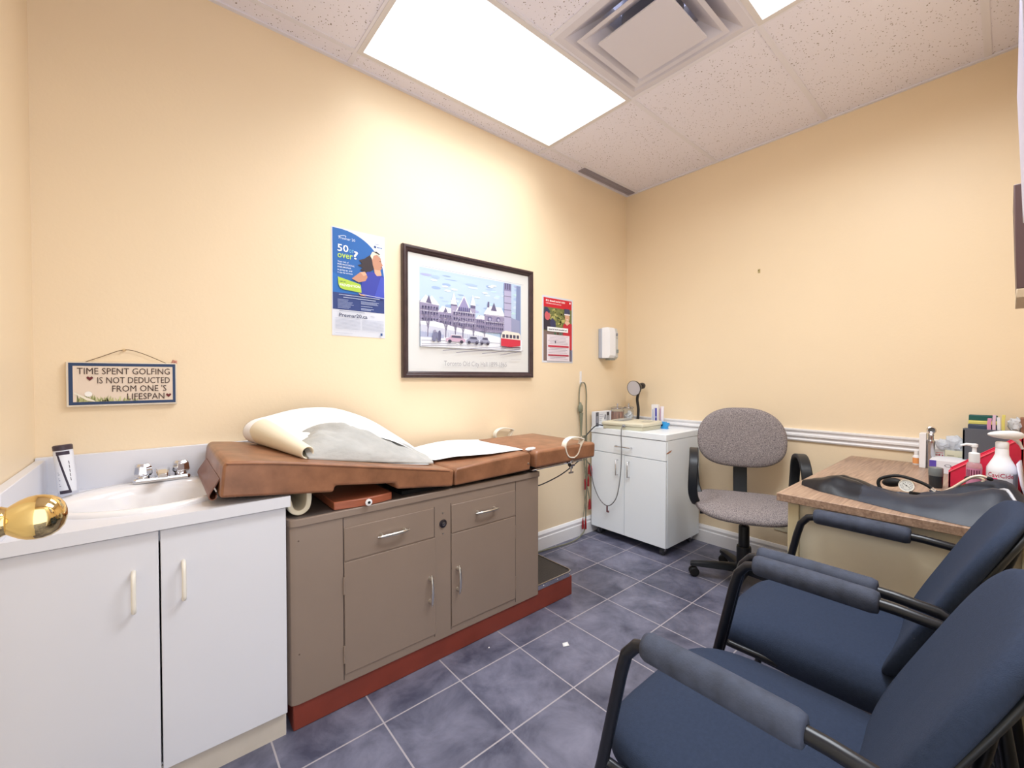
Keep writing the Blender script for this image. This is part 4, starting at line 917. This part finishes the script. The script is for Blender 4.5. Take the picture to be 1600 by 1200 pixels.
mb = MB(); mb.ribbon([(0, .06, .413), (0, .20, .418), (0, .245, .44), (0, .262, .50), (0, .275, .70), (0, .28, .8)], (.075, 0, 0), .018); mb.build('back_support', BLACKP, t, bevel=.003)
for s_ in (-1, 1):
    x = s_*.258
    lp = catmull([(x-s_*.045, .05, .425), (x-s_*.04, .0, .43), (x-s_*.015, -.09, .448), (x+s_*.004, -.145, .515), (x+s_*.004, -.158, .61), (x, -.135, .69), (x, -.06, .732), (x, .04, .725), (x, .10, .685), (x, .128, .60), (x-s_*.01, .11, .50), (x-s_*.035, .06, .44)], 5)
    mb = MB(); mb.ribbon(lp, (.048, 0, 0), .022); mb.build('armrest', BLACKP, t, bevel=.006, seg=3)
mb = MB(); mb.cyl((0, 0, .40), (0, 0, .418), .055, n=24); mb.cyl((0, 0, .32), (0, 0, .41), .013, n=16); mb.build('gas_lift', mat('piston', (90, 84, 92), .3, metal=.6), t)
mb = MB(); mb.lathe([(.036, .085), (.037, .2), (.035, .21), (.028, .212), (.027, .318), (.024, .324)], n=28); mb.build('column_cover', BLACKP, t)
mb = MB(); mb.tube([(-.06, -.02, .405), (-.17, -.05, .393)], .004, 8); mb.tube([(-.16, -.048, .394), (-.18, -.053, .392), (-.225, -.065, .387)], [.006, .010, .007], 10); mb.build('lever', BLACKP, t)
mb = MB(); mb.lathe([(.03, .06), (.048, .068), (.05, .095), (.038, .112)], n=24)
ang0 = math.radians(190+64)
angs = [ang0-math.radians(72*k) for k in range(5)]
for a in angs:
    c, s_ = math.cos(a), math.sin(a); n_ = V((-s_, c, 0)); d = V((c, s_, 0))
    rows = []
    for r_, hw, zt, zb in ((.02, .03, .105, .066), (.1, .027, .102, .068), (.22, .022, .090, .064), (.268, .02, .083, .062), (.275, .016, .078, .064)):
        rows.append([d*r_+n_*hw+V((0, 0, zb)), d*r_+n_*hw*.9+V((0, 0, zt-.006)), d*r_+n_*hw*.5+V((0, 0, zt)), d*r_-n_*hw*.5+V((0, 0, zt)), d*r_-n_*hw*.9+V((0, 0, zt-.006)), d*r_-n_*hw+V((0, 0, zb))])
    mb.loft(rows, True, True)
base_o = mb.build('star_base', BLACKP, t, angle=35)
for i, a in enumerate(angs):
    c, s_ = math.cos(a), math.sin(a); o = V((c*.255, s_*.255, 0)); ca = a+1.1+i*.7; ax = V((math.cos(ca), math.sin(ca), 0))
    mb = MB()
    for k in (-1, 1): mb.lathe([(.016, 0), (.026, .002), (.0265, .012), (.022, .016), (.004, .016)], o+V((0, 0, .0265))+ax*(k*.004), ax*k, n=20)
    mb.cyl(o+V((0, 0, .03)), o+V((0, 0, .066)), .009, n=10); mb.build('caster', RUBBER, t)

# ================================================================== DESK
DZ = .725; DX_, DYL = -1.186, -1.466
CREAM = mat('cream_metal', (206, 192, 156), .4); TANP = mat('tan_panel', (230, 219, 194), .45, var=.03)
t = thing('desk', 'wood-grain topped desk with cream metal legs along the right wall', 'desk', (-.62, -1.79, 0))
mb = MB(); mb.box((DX_, WY+.01, DZ-.028), (-.05, DYL, DZ)); mb.build('desktop', WOOD, t, bevel=.002)
for x0, x1, y0, y1 in ((-1.165, -1.125, -1.531, -1.497), (-1.165, -1.125, -2.085, -2.042), (-.10, -.06, -1.531, -1.497), (-.10, -.06, -2.085, -2.042)):
    mb = MB(); mb.box((x0, y0, 0), (x1, y1, DZ-.028)); mb.build('leg', CREAM, t, bevel=.002)
mb = MB(); mb.box((-1.15, -2.045, .09), (-1.14, -1.529, DZ-.028)); mb.build('side_panel', TANP, t, smooth=False)
mb = MB(); mb.box((-1.126, -1.512, .62), (-.10, -1.502, DZ-.028)); mb.build('apron', TANP, t, smooth=False)
# --- black bag along the front edge
NYL = mat('black_nylon', (36, 42, 57), .45, var=.1, vscale=14, bump=.12, bscale=500); NYLD = mat('black_leatherette', (15, 18, 27), .35, var=.2, vscale=10)
t = thing('nylon_bag', 'flattened black nylon pouch lying along the front edge of the desk', 'bag', (-1.0, -1.78, DZ))
def lerp(T, y):
    for (a, b), (c, d) in zip(T[:-1], T[1:]):
        if a >= y >= c: return b+(d-b)*((y-a)/(c-a) if c != a else 0)
    return T[-1][1] if y < T[-1][0] else T[0][1]
xf = [(-1.49, -.985), (-1.56, -1.045), (-1.70, -1.10), (-1.80, -1.14), (-1.93, -1.168), (-2.06, -1.172)]
xb = [(-1.49, -.93), (-1.56, -.83), (-1.64, -.80), (-1.70, -.86), (-1.76, -.90), (-1.86, -.84), (-1.95, -.76), (-2.06, -.72)]
h1 = [(-1.49, .006), (-1.53, .026), (-1.60, .046), (-1.66, .044), (-1.70, .030), (-1.78, .03), (-1.86, .042), (-1.94, .066), (-1.99, .088), (-2.015, .082), (-2.045, .040), (-2.06, .02)]
h2 = [(-1.49, .004), (-1.60, .034), (-1.70, .012), (-1.80, .010), (-1.87, .030), (-1.93, .062), (-1.99, .085), (-2.02, .075), (-2.06, .02)]
def bag_rows(y0, y1, n, k=18):
    rows = []
    for i in range(n+1):
        y = y0+(y1-y0)*i/n; a, b = lerp(xf, y), lerp(xb, y); row = []
        for j in range(k+1):
            u = j/k
            p1, p2 = math.exp(-((u-.30)/.20)**2), math.exp(-((u-.78)/.14)**2)
            edge = min(1, u/.07, (1-u)/.07)**.5
            z = (lerp(h1, y)*p1+lerp(h2, y)*p2+.008)*edge+(.009*(.35-abs(noise.noise(V((u*3+y*3, y*11-u*2, 3)))))+.004*noise.noise(V((u*9, y*22, 6))))*edge
            row.append(V((a+(b-a)*u, y, DZ+.001+max(0, z))))
        rows.append(row)
    return rows
def bag(nm, y0, y1, n, m):
    rows = bag_rows(y0, y1, n); mb = MB(); mb.loft(rows)
    bt = [[V((r[0].x, r[0].y, DZ+.0008)), V((r[-1].x, r[-1].y, DZ+.0008))] for r in rows]; mb.loft(bt)
    for r in (rows[0], rows[-1]): mb.add(list(r)+[V((r[-1].x, r[-1].y, DZ+.0008)), V((r[0].x, r[0].y, DZ+.0008))], [tuple(range(len(r)+2))])
    return mb.build(nm, m, t, angle=60, sub=0)
bag('end_pouch', -1.49, -1.688, 16, NYLD); bd = bag('body', -1.684, -2.062, 30, NYL)
def bag_z(x, y):
    a, b = lerp(xf, y), lerp(xb, y); u = (x-a)/(b-a)
    return DZ+.001+(lerp(h1, y)*math.exp(-((u-.30)/.20)**2)+lerp(h2, y)*math.exp(-((u-.78)/.14)**2)+.008)*min(1, u/.07, (1-u)/.07)**.5
mb = MB(); mb.tube([V((-1.0-.10*(k/8), -1.995-.052*(k/8), bag_z(-1.0-.10*(k/8), -1.995-.052*(k/8))+.004)) for k in range(9)], .0042, 8)
mb.build('zipper', mat('zip_grey', (196, 196, 204), .4), bd)
# gauge
DIALM = mat('dial_white', (236, 234, 230), .4)
t = thing('pressure_gauge', 'round white-faced blood pressure gauge with black tubing lying on the black pouch', 'gauge', (-.90, -1.79, .75))
gc = V((-.905, -1.785, .766)); gd = (CAM-gc); gd = V((gd.x, gd.y+.3, gd.z+.15)).normalized()
mb = MB(); mb.lathe([(.014, -.016), (.0215, -.008), (.0225, .004), (.0215, .007), (.0195, .007), (.0190, .005)], gc, gd, n=32); mb.build('case', CHROME, t)
u_ = V((0, 0, 1)).cross(gd).normalized(); v_ = gd.cross(u_)
A = Art(gc+gd*.0052, u_, v_, .0001); A.ell(0, 0, .0195, .0195, DIALM, 32).ell(0, 0, .017, .017, (216, 214, 208), 32)
for k in range(26):
    a = -2.2+k*5.4/25+PI/2-.5*0; A.line([(.0135*math.sin(a), .0135*math.cos(a)), (.0175*math.sin(a), .0175*math.cos(a))], .0008, (40, 42, 48), k == 25)
for k in range(8):
    a = -2.2+k*4.4/7; A.rect(.0105*math.sin(a)-.0014, .0105*math.cos(a)-.001, .0105*math.sin(a)+.0014, .0105*math.cos(a)+.001, (60, 62, 66), k == 7)
A.line([(-.011, .008), (.007, -.005)], .0012, (30, 30, 36)).ell(0, 0, .002, .002, (40, 40, 44)); A.build('dial', t)
mb = MB(); mb.pad(lambda x, y, z: V((-.845+.018*x+.01*y, -1.738+.030*y, .760+.017*z-.006*y)), 24, 10, 1, 1); mb.build('squeeze_bulb', RUBBER, t)
mb = MB(); mb.tube([(-.89, -1.714, .738), (-.888, -1.706, .756), (-.885, -1.712, .775), (-.883, -1.745, .791), (-.882, -1.779, .792), (-.882, -1.83, .776), (-.885, -1.856, .756)], .0056, 10, smooth=6); mb.build('tubing', RUBBER, t)
mb = MB(); mb.cyl((-.89, -1.845, .764), (-.895, -1.868, .748), .009, n=14); mb.cyl((-.90, -1.862, .74), (-.90, -1.862, .765), .006, n=10); mb.build('valve', CHROME, t)
# stethoscope
t = thing('stethoscope', 'stethoscope with pale metal ear tubes resting on the black pouch', 'stethoscope', (-.87, -1.92, .76))
mb = MB(); mb.tube([(-.88, -1.868, .752), (-.88, -1.896, .777), (-.88, -1.918, .801), (-.88, -1.938, .82), (-.88, -1.957, .828), (-.88, -1.972, .824)], .0045, 10, smooth=5); mb.tube([(-.85, -1.929, .762), (-.85, -1.946, .782), (-.85, -1.959, .80), (-.85, -1.963, .811), (-.85, -1.953, .817), (-.85, -1.934, .813)], .0045, 10, smooth=5); mb.build('ear_tube', mat('champagne_metal', (236, 222, 206), .3, metal=.6), t)
mb = MB(); mb.lathe([(.003, 0), (.006, .004), (.0065, .012), (.003, .017)], (-.88, -1.969, .825), (0, -.92, -.3), n=12); mb.lathe([(.003, 0), (.006, .004), (.0065, .012), (.003, .017)], (-.85, -1.937, .8135), (0, .92, -.25), n=12); mb.build('ear_tip', RUBBER, t)
mb = MB(); mb.tube([(-.88, -1.875, .758), (-.885, -1.858, .744), (-.90, -1.84, .742), (-.95, -1.80, .752)], .0065, 10, smooth=5); mb.tube([(-.85, -1.932, .766), (-.86, -1.91, .757), (-.875, -1.87, .75)], .0062, 10, smooth=4); mb.build('tubing', RUBBER, t)

# --- desk-top clutter
def ubox(nm, label, x0, x1, y0, y1, z0, z1, m, group=None):
    t = thing(nm, label, 'box', ((x0+x1)/2, (y0+y1)/2, z0), group=group)
    mb = MB(); mb.box((x0, y0, z0), (x1, y1, z1)); mb.build('carton', m, t, bevel=.001)
    return t
t = thing('pill_bottle', 'tiny white bottle with an orange label beside the chrome otoscope stand', 'bottle', (-.105, -1.728, DZ))
mb = MB(); mb.lathe([(.0125, 0), (.0135, .003), (.0135, .04), (.008, .047)], (-.105, -1.728, DZ), n=20); mb.build('body', WHITE, t)
mb = MB(); mb.lathe([(.0085, .046), (.0088, .068), (.007, .07)], (-.105, -1.728, DZ), n=16); mb.build('cap', WHITE, t)
mb = MB(); mb.lathe([(.0138, .006), (.0138, .034)], (-.105, -1.728, DZ), n=20); mb.build('label', mat('orange_label', (238, 160, 96), .5), t)
t = thing('otoscope', 'chrome otoscope handle standing in a white holder at the back of the desk', 'otoscope', (-.16, -1.78, DZ))
mb = MB(); mb.box((-.19, -1.768, DZ), (-.13, -1.745, DZ+.162)); mb.build('holder', WHITE, t, bevel=.002)
ox, oy = -.175, -1.783
mb = MB(); mb.lathe([(.013, 0), (.0145, .004), (.0145, .115), (.0155, .118), (.0155, .128), (.010, .133), (.009, .15), (.0115, .156)], (ox, oy, DZ), n=24); mb.build('handle', STEEL, t)
mb = MB(); mb.lathe([(.012, -.014), (.016, -.006), (.0165, .008), (.0125, .010), (.011, .004), (.0115, -.01)], (ox, oy, DZ+.178), (-.85, -.25, .1), n=24); mb.lathe([(.006, 0), (.011, .012), (.006, .022)], (ox, oy, DZ+.15), n=16); mb.build('head', CHROME, t)
mb = MB(); mb.lathe([(.011, .003), (.0005, .003)], (ox, oy, DZ+.178), (-.85, -.25, .1), n=20); mb.build('lens', mat('dark_lens', (140, 142, 146), .1), t)
t = ubox('glove_box', 'white carton with a purple end panel lying on the desk', -.285, -.12, -1.90, -1.788, DZ, DZ+.056, mat('carton_white', (230, 232, 240), .6))
A = Art((-.2853, -1.788, DZ), (0, -1, 0), (0, 0, 1)); A.rect(0, 0, .022, .055, (92, 74, 176)).ell(.058, .036, .011, .006, (120, 122, 140)).ell(.058, .036, .008, .004, (234, 236, 244)).line([(.066, .028), (.072, .024)], .002, (120, 122, 140)).rect(.075, .008, .085, .014, (60, 64, 90)); A.build('label', t)
t = ubox('carton', 'small white carton with red print behind the purple-ended box', -.09, -.055, -1.822, -1.79, DZ, DZ+.083, WHITE, 'cartons at the back of the desk')
A = Art((-.0903, -1.79, DZ), (0, -1, 0), (0, 0, 1)); scrawl(A, .003, .052, .026, .008, (200, 60, 80), 10); A.line([(.003, .066), (.028, .066)], .003, (226, 130, 140)); A.build('label', t)
t = ubox('carton', 'cream carton below the clear plastic bags at the back of the desk', -.105, -.055, -1.885, -1.824, DZ, DZ+.083, mat('cream_carton', (232, 226, 198), .6), 'cartons at the back of the desk')
A = Art((-.1053, -1.824, DZ), (0, -1, 0), (0, 0, 1)); A.line([(.008, .06), (.03, .06)], .003, (176, 170, 150)).line([(.008, .05), (.022, .05)], .002, (190, 184, 160)).line([(.042, .055), (.056, .055)], .003, (190, 196, 150)); A.build('label', t)
PLA = mat('clear_plastic', (236, 240, 248), .12, trans=.35, ior=1.15)
for nm, lb, c, sc, seed in (('plastic_bag', 'crinkled clear plastic bag leaning left on the cartons at the back of the desk', (-.085, -1.817, DZ+.105), (.022, .024, .024), 2), ('plastic_bag', 'crinkled clear plastic bag heaped on the cream carton', (-.085, -1.855, DZ+.115), (.025, .03, .034), 9)):
    mb = MB(); mb.pad(lambda x, y, z: V((c[0]+sc[0]*x, c[1]+sc[1]*y, c[2]+sc[2]*z))+V((1, 1, 1.4))*.008*noise.noise(V((x*2.2+seed, y*2.2, z*2.2))), 22, 10, .8, .7)
    tag(mb.build(nm, PLA, smooth=False), lb, 'bag', 'clear plastic bags on the desk')
# grey file organizer with books
t = thing('file_organizer', 'dark grey upright file organizer at the back of the desk', 'organizer', (-.12, -1.95, DZ))
OG = mat('charcoal_plastic', (92, 96, 106), .5)
mb = MB(); mb.box((-.165, -2.03, DZ), (-.158, -1.883, DZ+.196)); mb.box((-.165, -1.89, DZ), (-.06, -1.883, DZ+.19)); mb.box((-.165, -2.03, DZ), (-.06, -1.883, DZ+.008)); mb.box((-.067, -2.03, DZ), (-.06, -1.883, DZ+.19)); mb.build('shell', OG, t, bevel=.001)
for lb, x0, h, c, c2 in (('green hardcover book standing behind the others in the file organizer, tallest', -.085, .252, (30, 92, 88), (26, 60, 66)), ('yellow-edged book standing in the middle of the file organizer', -.112, .228, (222, 214, 120), (200, 190, 96)), ('dark slate book standing at the front of the file organizer', -.14, .214, (66, 78, 100), (54, 62, 82))):
    t = thing('book', lb, 'book', (x0, -1.94, DZ+.009), group='books in the file organizer')
    mb = MB(); mb.box((x0, -1.985, DZ+.009), (x0+.022, -1.897, DZ+h)); mb.build('cover', mat('book_%02x%02x%02x' % c, c, .4), t, bevel=.003)
    mb = MB(); mb.box((x0+.002, -1.983, DZ+h-.002), (x0+.020, -1.899, DZ+h+.001)); mb.build('pages', mat('book_%02x%02x%02x' % c2, c2, .6), t)
# packets upright
random.seed(11)
pk = [(-.15, -1.962, .012, .245, (214, 150, 186), 'pink wrapped packet'), (-.148, -1.976, .010, .26, (226, 196, 216), 'pale pink wrapped packet'), (-.146, -1.990, .010, .25, (232, 232, 240), 'white wrapped packet'), (-.144, -2.002, .010, .262, (226, 214, 120), 'yellow wrapped packet')]
for x, y, wd, h, c, lb in pk:
    mb = MB(); mb.loft([[V((x-.004, y-wd/2+s_, DZ+z)), V((x-.004, y+wd/2+s_, DZ+z)), V((x+.004, y+wd/2+s_, DZ+z)), V((x+.004, y-wd/2+s_, DZ+z))] for z, s_ in ((.009, 0), (h*.6, 0), (h-.03, .002), (h, random.uniform(-.004, .004)))], True, True)
    tag(mb.build('swab_packet', mat('packet_%02x%02x%02x' % c, c, .4), bevel=.001), lb+' standing in the top of the file organizer', 'packet', 'wrapped packets in the file organizer')
mb = MB()
mb.pad(lambda x, y, z: V((-.10+.03*x, -2.035+.022*y, DZ+.218+.03*z))+V((1, 1, 1.2))*.010*noise.noise(V((x*2.5, y*2.5, z*2.5+4))), 20, 10, .8, .8)
tag(mb.build('plastic_bag', PLA, smooth=False), 'crumpled clear plastic bag tucked in the right of the file organizer above the spray nozzle', 'bag', 'clear plastic bags on the desk')
# red sloped magazine holder
t = thing('magazine_holder', 'bright red magazine holder with sloping top behind the pump bottle', 'file holder', (-.56, -1.95, DZ))
RED = mat('bright_red', (224, 44, 78), .35); REDL = mat('red_edge', (240, 96, 112), .35)
pr = [(-1.868, 0), (-2.05, 0), (-2.05, .212), (-2.036, .206), (-1.95, .135), (-1.868, .066)]
mb = MB()
for x in (-.605, -.527): mb.prism([(y, z) for y, z in pr], (x, 0, DZ+.001), (0, 1, 0), (0, 0, 1), (.006, 0, 0))
mb.box((-.605, -2.05, DZ+.001), (-.521, -2.044, DZ+.21)); mb.box((-.605, -2.05, DZ+.001), (-.521, -1.868, DZ+.006)); mb.box((-.605, -1.874, DZ+.001), (-.521, -1.868, DZ+.064)); mb.build('shell', RED, t, bevel=.001)
mb = MB(); mb.tube([(-.6055, -1.869, DZ+.061), (-.6055, -1.95, DZ+.129), (-.6055, -2.034, DZ+.199)], .0025, 8); mb.build('rim', REDL, t)
# mug / dark jar
t = thing('dark_cup', 'dark grey cup between the red holder and the purple-ended box', 'cup', (-.635, -1.836, DZ))
mb = MB(); mb.lathe([(.018, 0), (.0195, .004), (.0205, .045), (.0195, .046), (.017, .008)], (-.635, -1.836, DZ), n=24); mb.build('body', mat('smoke_dark', (40, 46, 52), .25), t)
mb = MB(); mb.lathe([(.0205, .046), (.021, .05), (.021, .074), (.019, .077)], (-.635, -1.836, DZ), n=24); mb.build('lid', mat('smoke_grey', (110, 116, 118), .25), t)
# pump bottle
bx, by = -.665, -1.936
t = thing('pump_bottle', 'clear hand sanitizer bottle with a white pump in front of the red holder', 'bottle', (bx, by, DZ))
mb = MB(); mb.lathe([(.018, 0), (.0205, .004), (.0205, .100), (.018, .112), (.011, .119)], (bx, by, DZ), n=28); mb.build('bottle', mat('clear_pet', (240, 226, 232), .06, trans=.7, ior=1.2), t)
mb = MB(); mb.lathe([(.0135, .116), (.0145, .120), (.0145, .149), (.012, .151), (.006, .153), (.0055, .17), (.009, .172), (.009, .182), (.004, .184)], (bx, by, DZ), n=24); mb.tube([(bx, by, DZ+.178), (bx-.006, by+.02, DZ+.18), (bx-.008, by+.034, DZ+.174)], [.006, .005, .003], 10); mb.build('pump', mat('white_plastic', (240, 240, 244), .3), t)
mb = MB()
def wrapw(mb, c, a0, a1, z0, z1, r, m, n=12): mb.loft([[V((c[0]+r*math.cos(a0+(a1-a0)*k/n), c[1]+r*math.sin(a0+(a1-a0)*k/n), z)) for k in range(n+1)] for z in (z0, z1)], m=m)
wrapw(mb, (bx, by), PI-1.2, PI+1.2, DZ+.03, DZ+.096, .0208, 0)
for k in range(6): wrapw(mb, (bx, by), PI-1.0+.32*k, PI-.84+.32*k, DZ+.06, DZ+.09, .0210, 1)
mb.build('label', [mat('mauve_label', (196, 130, 160), .4), mat('maroon_ink', (104, 36, 62), .4)], t)
# spray bottle
bx, by = -.655, -2.001
t = thing('spray_bottle', 'large white trigger spray bottle of disinfectant with a pink label', 'bottle', (bx, by, DZ))
mb = MB(); mb.lathe([(.034, 0), (.037, .004), (.037, .096), (.036, .106), (.029, .122), (.0215, .138), (.0168, .152), (.016, .172), (.015, .174)], (bx, by, DZ), n=36); mb.build('body', mat('white_plastic', (240, 240, 244), .3), t)
mb = MB(); mb.lathe([(.0155, .173), (.0162, .175), (.0162, .193), (.014, .197)], (bx, by, DZ), n=28)
hd_ = V((-.55, .80, .02)).normalized()   # nozzle direction
mb.pad(lambda x, y, z: V((bx, by-.008, DZ+.222))+hd_*(.050*x)+V((-hd_.y, hd_.x, 0))*(.015*y)+V((0, 0, .015*z+.004*(-x)*z)), 28, 10, .9, .8); mb.build('spray_head', mat('white_plastic', (240, 240, 244), .3), t)
mb = MB(); mb.tube([V((bx, by, DZ+.212))-hd_*.02, V((bx, by, DZ+.202))-hd_*.042, V((bx, by, DZ+.175))-hd_*.056], [.005, .006, .004], 10, smooth=4); mb.build('trigger', mat('white_plastic', (240, 240, 244), .3), t)
# label lettering wrapped on the bottle
mb = MB(); wrapw(mb, (bx, by), PI-1.35, PI+1.5, DZ+.004, DZ+.094, .0373, 0, 24); wrapw(mb, (bx, by), PI-1.2, PI-.25, DZ+.02, DZ+.072, .0375, 1); wrapw(mb, (bx, by), PI+.75, PI+1.2, DZ+.02, DZ+.090, .0375, 3)
for k in range(4): wrapw(mb, (bx, by), PI-.1, PI+.45-.06*k, DZ+.044+k*.007, DZ+.0465+k*.007, .0375, 3)
def wraptext(mb, s_, c, a0, span, z0, size, r, m):
    vs, fs = text_geo(s_, .012); x0 = min(v.x for v in vs); x1 = max(v.x for v in vs)
    mb.add([V((c[0]+r*math.cos(a0+span*(v.x-x0)/(x1-x0)), c[1]+r*math.sin(a0+span*(v.x-x0)/(x1-x0)), z0+v.y*size)) for v in vs], fs, m)
wraptext(mb, 'CaviCide', (bx, by), PI-.95, 1.75, DZ+.075, .021, .0377, 2)
mb.build('label', [mat('label_offwhite', (232, 230, 232), .4), mat('hot_pink', (228, 70, 132), .4), mat('crimson_ink', (176, 34, 74), .4), mat('label_midgrey', (150, 150, 158), .4)], t)
# leaning papers at right end of desk
mb = MB(); mb.loft([[V((-.62, -2.075, DZ+.001)), V((-.78, -2.062, DZ+.001))], [V((-.62, -2.05, DZ+.07)), V((-.78, -2.044, DZ+.07))], [V((-.62, -2.044, DZ+.135)), V((-.78, -2.034, DZ+.14))]])
tag(mb.build('paper_sheet', mat('lavender_paper', (222, 220, 240), .5), solid=.004), 'upright pale sheets at the right end of the desk, cut off by the photo edge', 'paper')
mb = MB(); mb.box((-.12, -2.10, DZ+.001), (-.04, -2.048, DZ+.25)); tag(mb.build('brown_binder', mat('brown_card', (150, 104, 84), .6), bevel=.002), 'brown binder standing at the far right corner of the desk', 'binder')

# ================================================================== GUEST CHAIRS (local: face +Y)
def guest_chair():
    t = thing('guest_chair', 'black', 'chair', (-2.02, -1.75, 0), group='black waiting chairs', local=True)
    xs = .2475
    for s_ in (-1, 1):
        x = s_*xs
        mb = MB()
        mb.tube([(x, .338, .014), (x, .30, .16), (x, .24, .40), (x, .197, .60), (x, .186, .640), (x, .165, .666), (x, .13, .676), (x, 0, .676), (x, -.12, .674), (x, -.19, .668), (x, -.232, .645), (x, -.252, .60), (x, -.28, .40), (x, -.325, .014)], .0115, 12)
        fr_ = mb.build('side_frame', BLACKM, t, angle=60)
        mb = MB(); mb.lathe([(.014, 0), (.015, .004), (.015, .022), (.012, .028)], (x, .338, 0), n=14); mb.lathe([(.014, 0), (.015, .004), (.015, .022), (.012, .028)], (x, -.325, 0), n=14); mb.build('foot_cap', RUBBER, fr_)
        mb = MB(); mb.tube([(x, .148, .6755), (x, .146, .6755), (x, .138, .676), (x, .03, .677), (x, -.082, .676), (x, -.092, .676), (x, -.094, .676)], [.015, .0215, .0245, .025, .0245, .0215, .015], 20); mb.build('arm_pad', FOAM, t, angle=60)
        mb = MB(); mb.tube([(x, .238, .408), (x-s_*.012, .2, .40), (x-s_*.03, 0, .395), (x-s_*.012, -.24, .40), (x, -.28, .405)], .0095, 10, smooth=4); mb.build('side_rail', BLACKM, t, angle=60)
    mb = MB(); mb.tube([(-xs+.028, .05, .393), (xs-.028, .05, .393)], .0095, 10); mb.tube([(-xs+.02, -.2, .396), (xs-.02, -.2, .396)], .0095, 10); mb.build('cross_bar', BLACKM, t)
    def sf(x, y, z):
        yy = .05+.245*y
        drop = .03*max(0, y-.25)**2+.008*max(0, abs(x)-.6)
        return V((.240*x*(1-.08*max(0, y)), yy, .417+.058*z-drop*(1 if z > -.9 else .4)))
    mb = MB(); mb.pad(sf, 64, 16, .6, .42); mb.build('seat', FABRIC, t, angle=180)
    def bf(x, y, z):
        zz = .648+.208*y
        yc = -.068-(zz-.43)*.47
        return V((.228*x*(1-.05*y), yc-.020+.024*z+.018*x*x-.010, zz))
    mb = MB(); mb.pad(bf, 64, 16, .5, .5); mb.build('backrest', FABRIC, t, angle=180)
    def bs(x, y, z):
        p = bf(x*1.0, y*1.0, 0); return V((p.x*.93, p.y-.020+.010*z, .648+(p.z-.648)*.95))
    mb = MB(); mb.pad(bs, 48, 8, .5, .5); sh_ = mb.build('back_shell', BLACKP, t, angle=180)
    for s_ in (-1, 1):
        mb = MB(); mb.tube([(s_*.19, -.20, .396), (s_*.19, -.235, .45), (s_*.19, -.262, .60), (s_*.19, -.3, .74)], .0095, 10, smooth=3); mb.build('back_post', BLACKM, t)
    return t
c1 = guest_chair(); c1['label'] = 'black fabric guest armchair in the foreground, nearest the camera'
c2 = copy_tree(c1); c2.location = (-1.46, -1.737, 0); c2['label'] = 'black fabric guest armchair right beside the desk panel, behind the nearer chair'

# ================================================================== RIGHT WALL ITEMS
t = thing('wall_rack', 'shallow dark brown wall rack seen edge-on at the right side of the photo', 'rack', (-1.15, WY, 1.37))
mb = MB(); mb.prism([(0, 0), (.097, 0), (.105, .25), (0, .25)], (-1.35, WY, 1.360), (0, 1, 0), (0, 0, 1), (.25, 0, 0)); mb.build('body', mat('dark_brown_rack', (96, 74, 76), .5), t, bevel=.002)
mb = MB(); mb.box((-1.35, WY, 1.338), (-1.10, WY+.098, 1.3605)); mb.build('pale_rail', mat('pale_rail', (206, 186, 160), .5), t, bevel=.002)
t = thing('wall_cabinet', 'pale grey box mounted high on the right wall, cut off by the photo edge', 'wall box', (-1.7, WY, 1.72))
LAV = mat('lavender_grey', (150, 150, 182), .4)
mb = MB(); mb.box((-1.95, WY, 1.72), (-1.55, WY+.102, 2.25)); mb.build('body', LAV, t, bevel=.003)
mb = MB(); mb.prism([(0, 1.72), (.103, 1.72), (.092, 1.46), (0, 1.43)], (-1.93, WY, 0), (0, 1, 0), (0, 0, 1), (.35, 0, 0)); mb.build('lower_hood', mat('lavender_light', (196, 192, 214), .4), t, bevel=.002)

# ================================================================== FLOOR SCRAPS
mb = MB(); mb.add([(-1.61, -.80, .002), (-1.585, -.812, .003), (-1.578, -.795, .008), (-1.60, -.785, .006)], [(0, 1, 2, 3)])
tag(mb.build('paper_scrap', PAPER, solid=.001), 'torn white paper scrap lying on the dark floor tiles', 'paper scrap', 'scraps on the floor')
mb = MB(); mb.add([(-1.86, -.60, .002), (-1.853, -.603, .002), (-1.852, -.597, .004)], [(0, 1, 2)])
tag(mb.build('paper_scrap', PAPER, solid=.001), 'tiny white speck of paper on the floor by the table plinth', 'paper scrap', 'scraps on the floor')
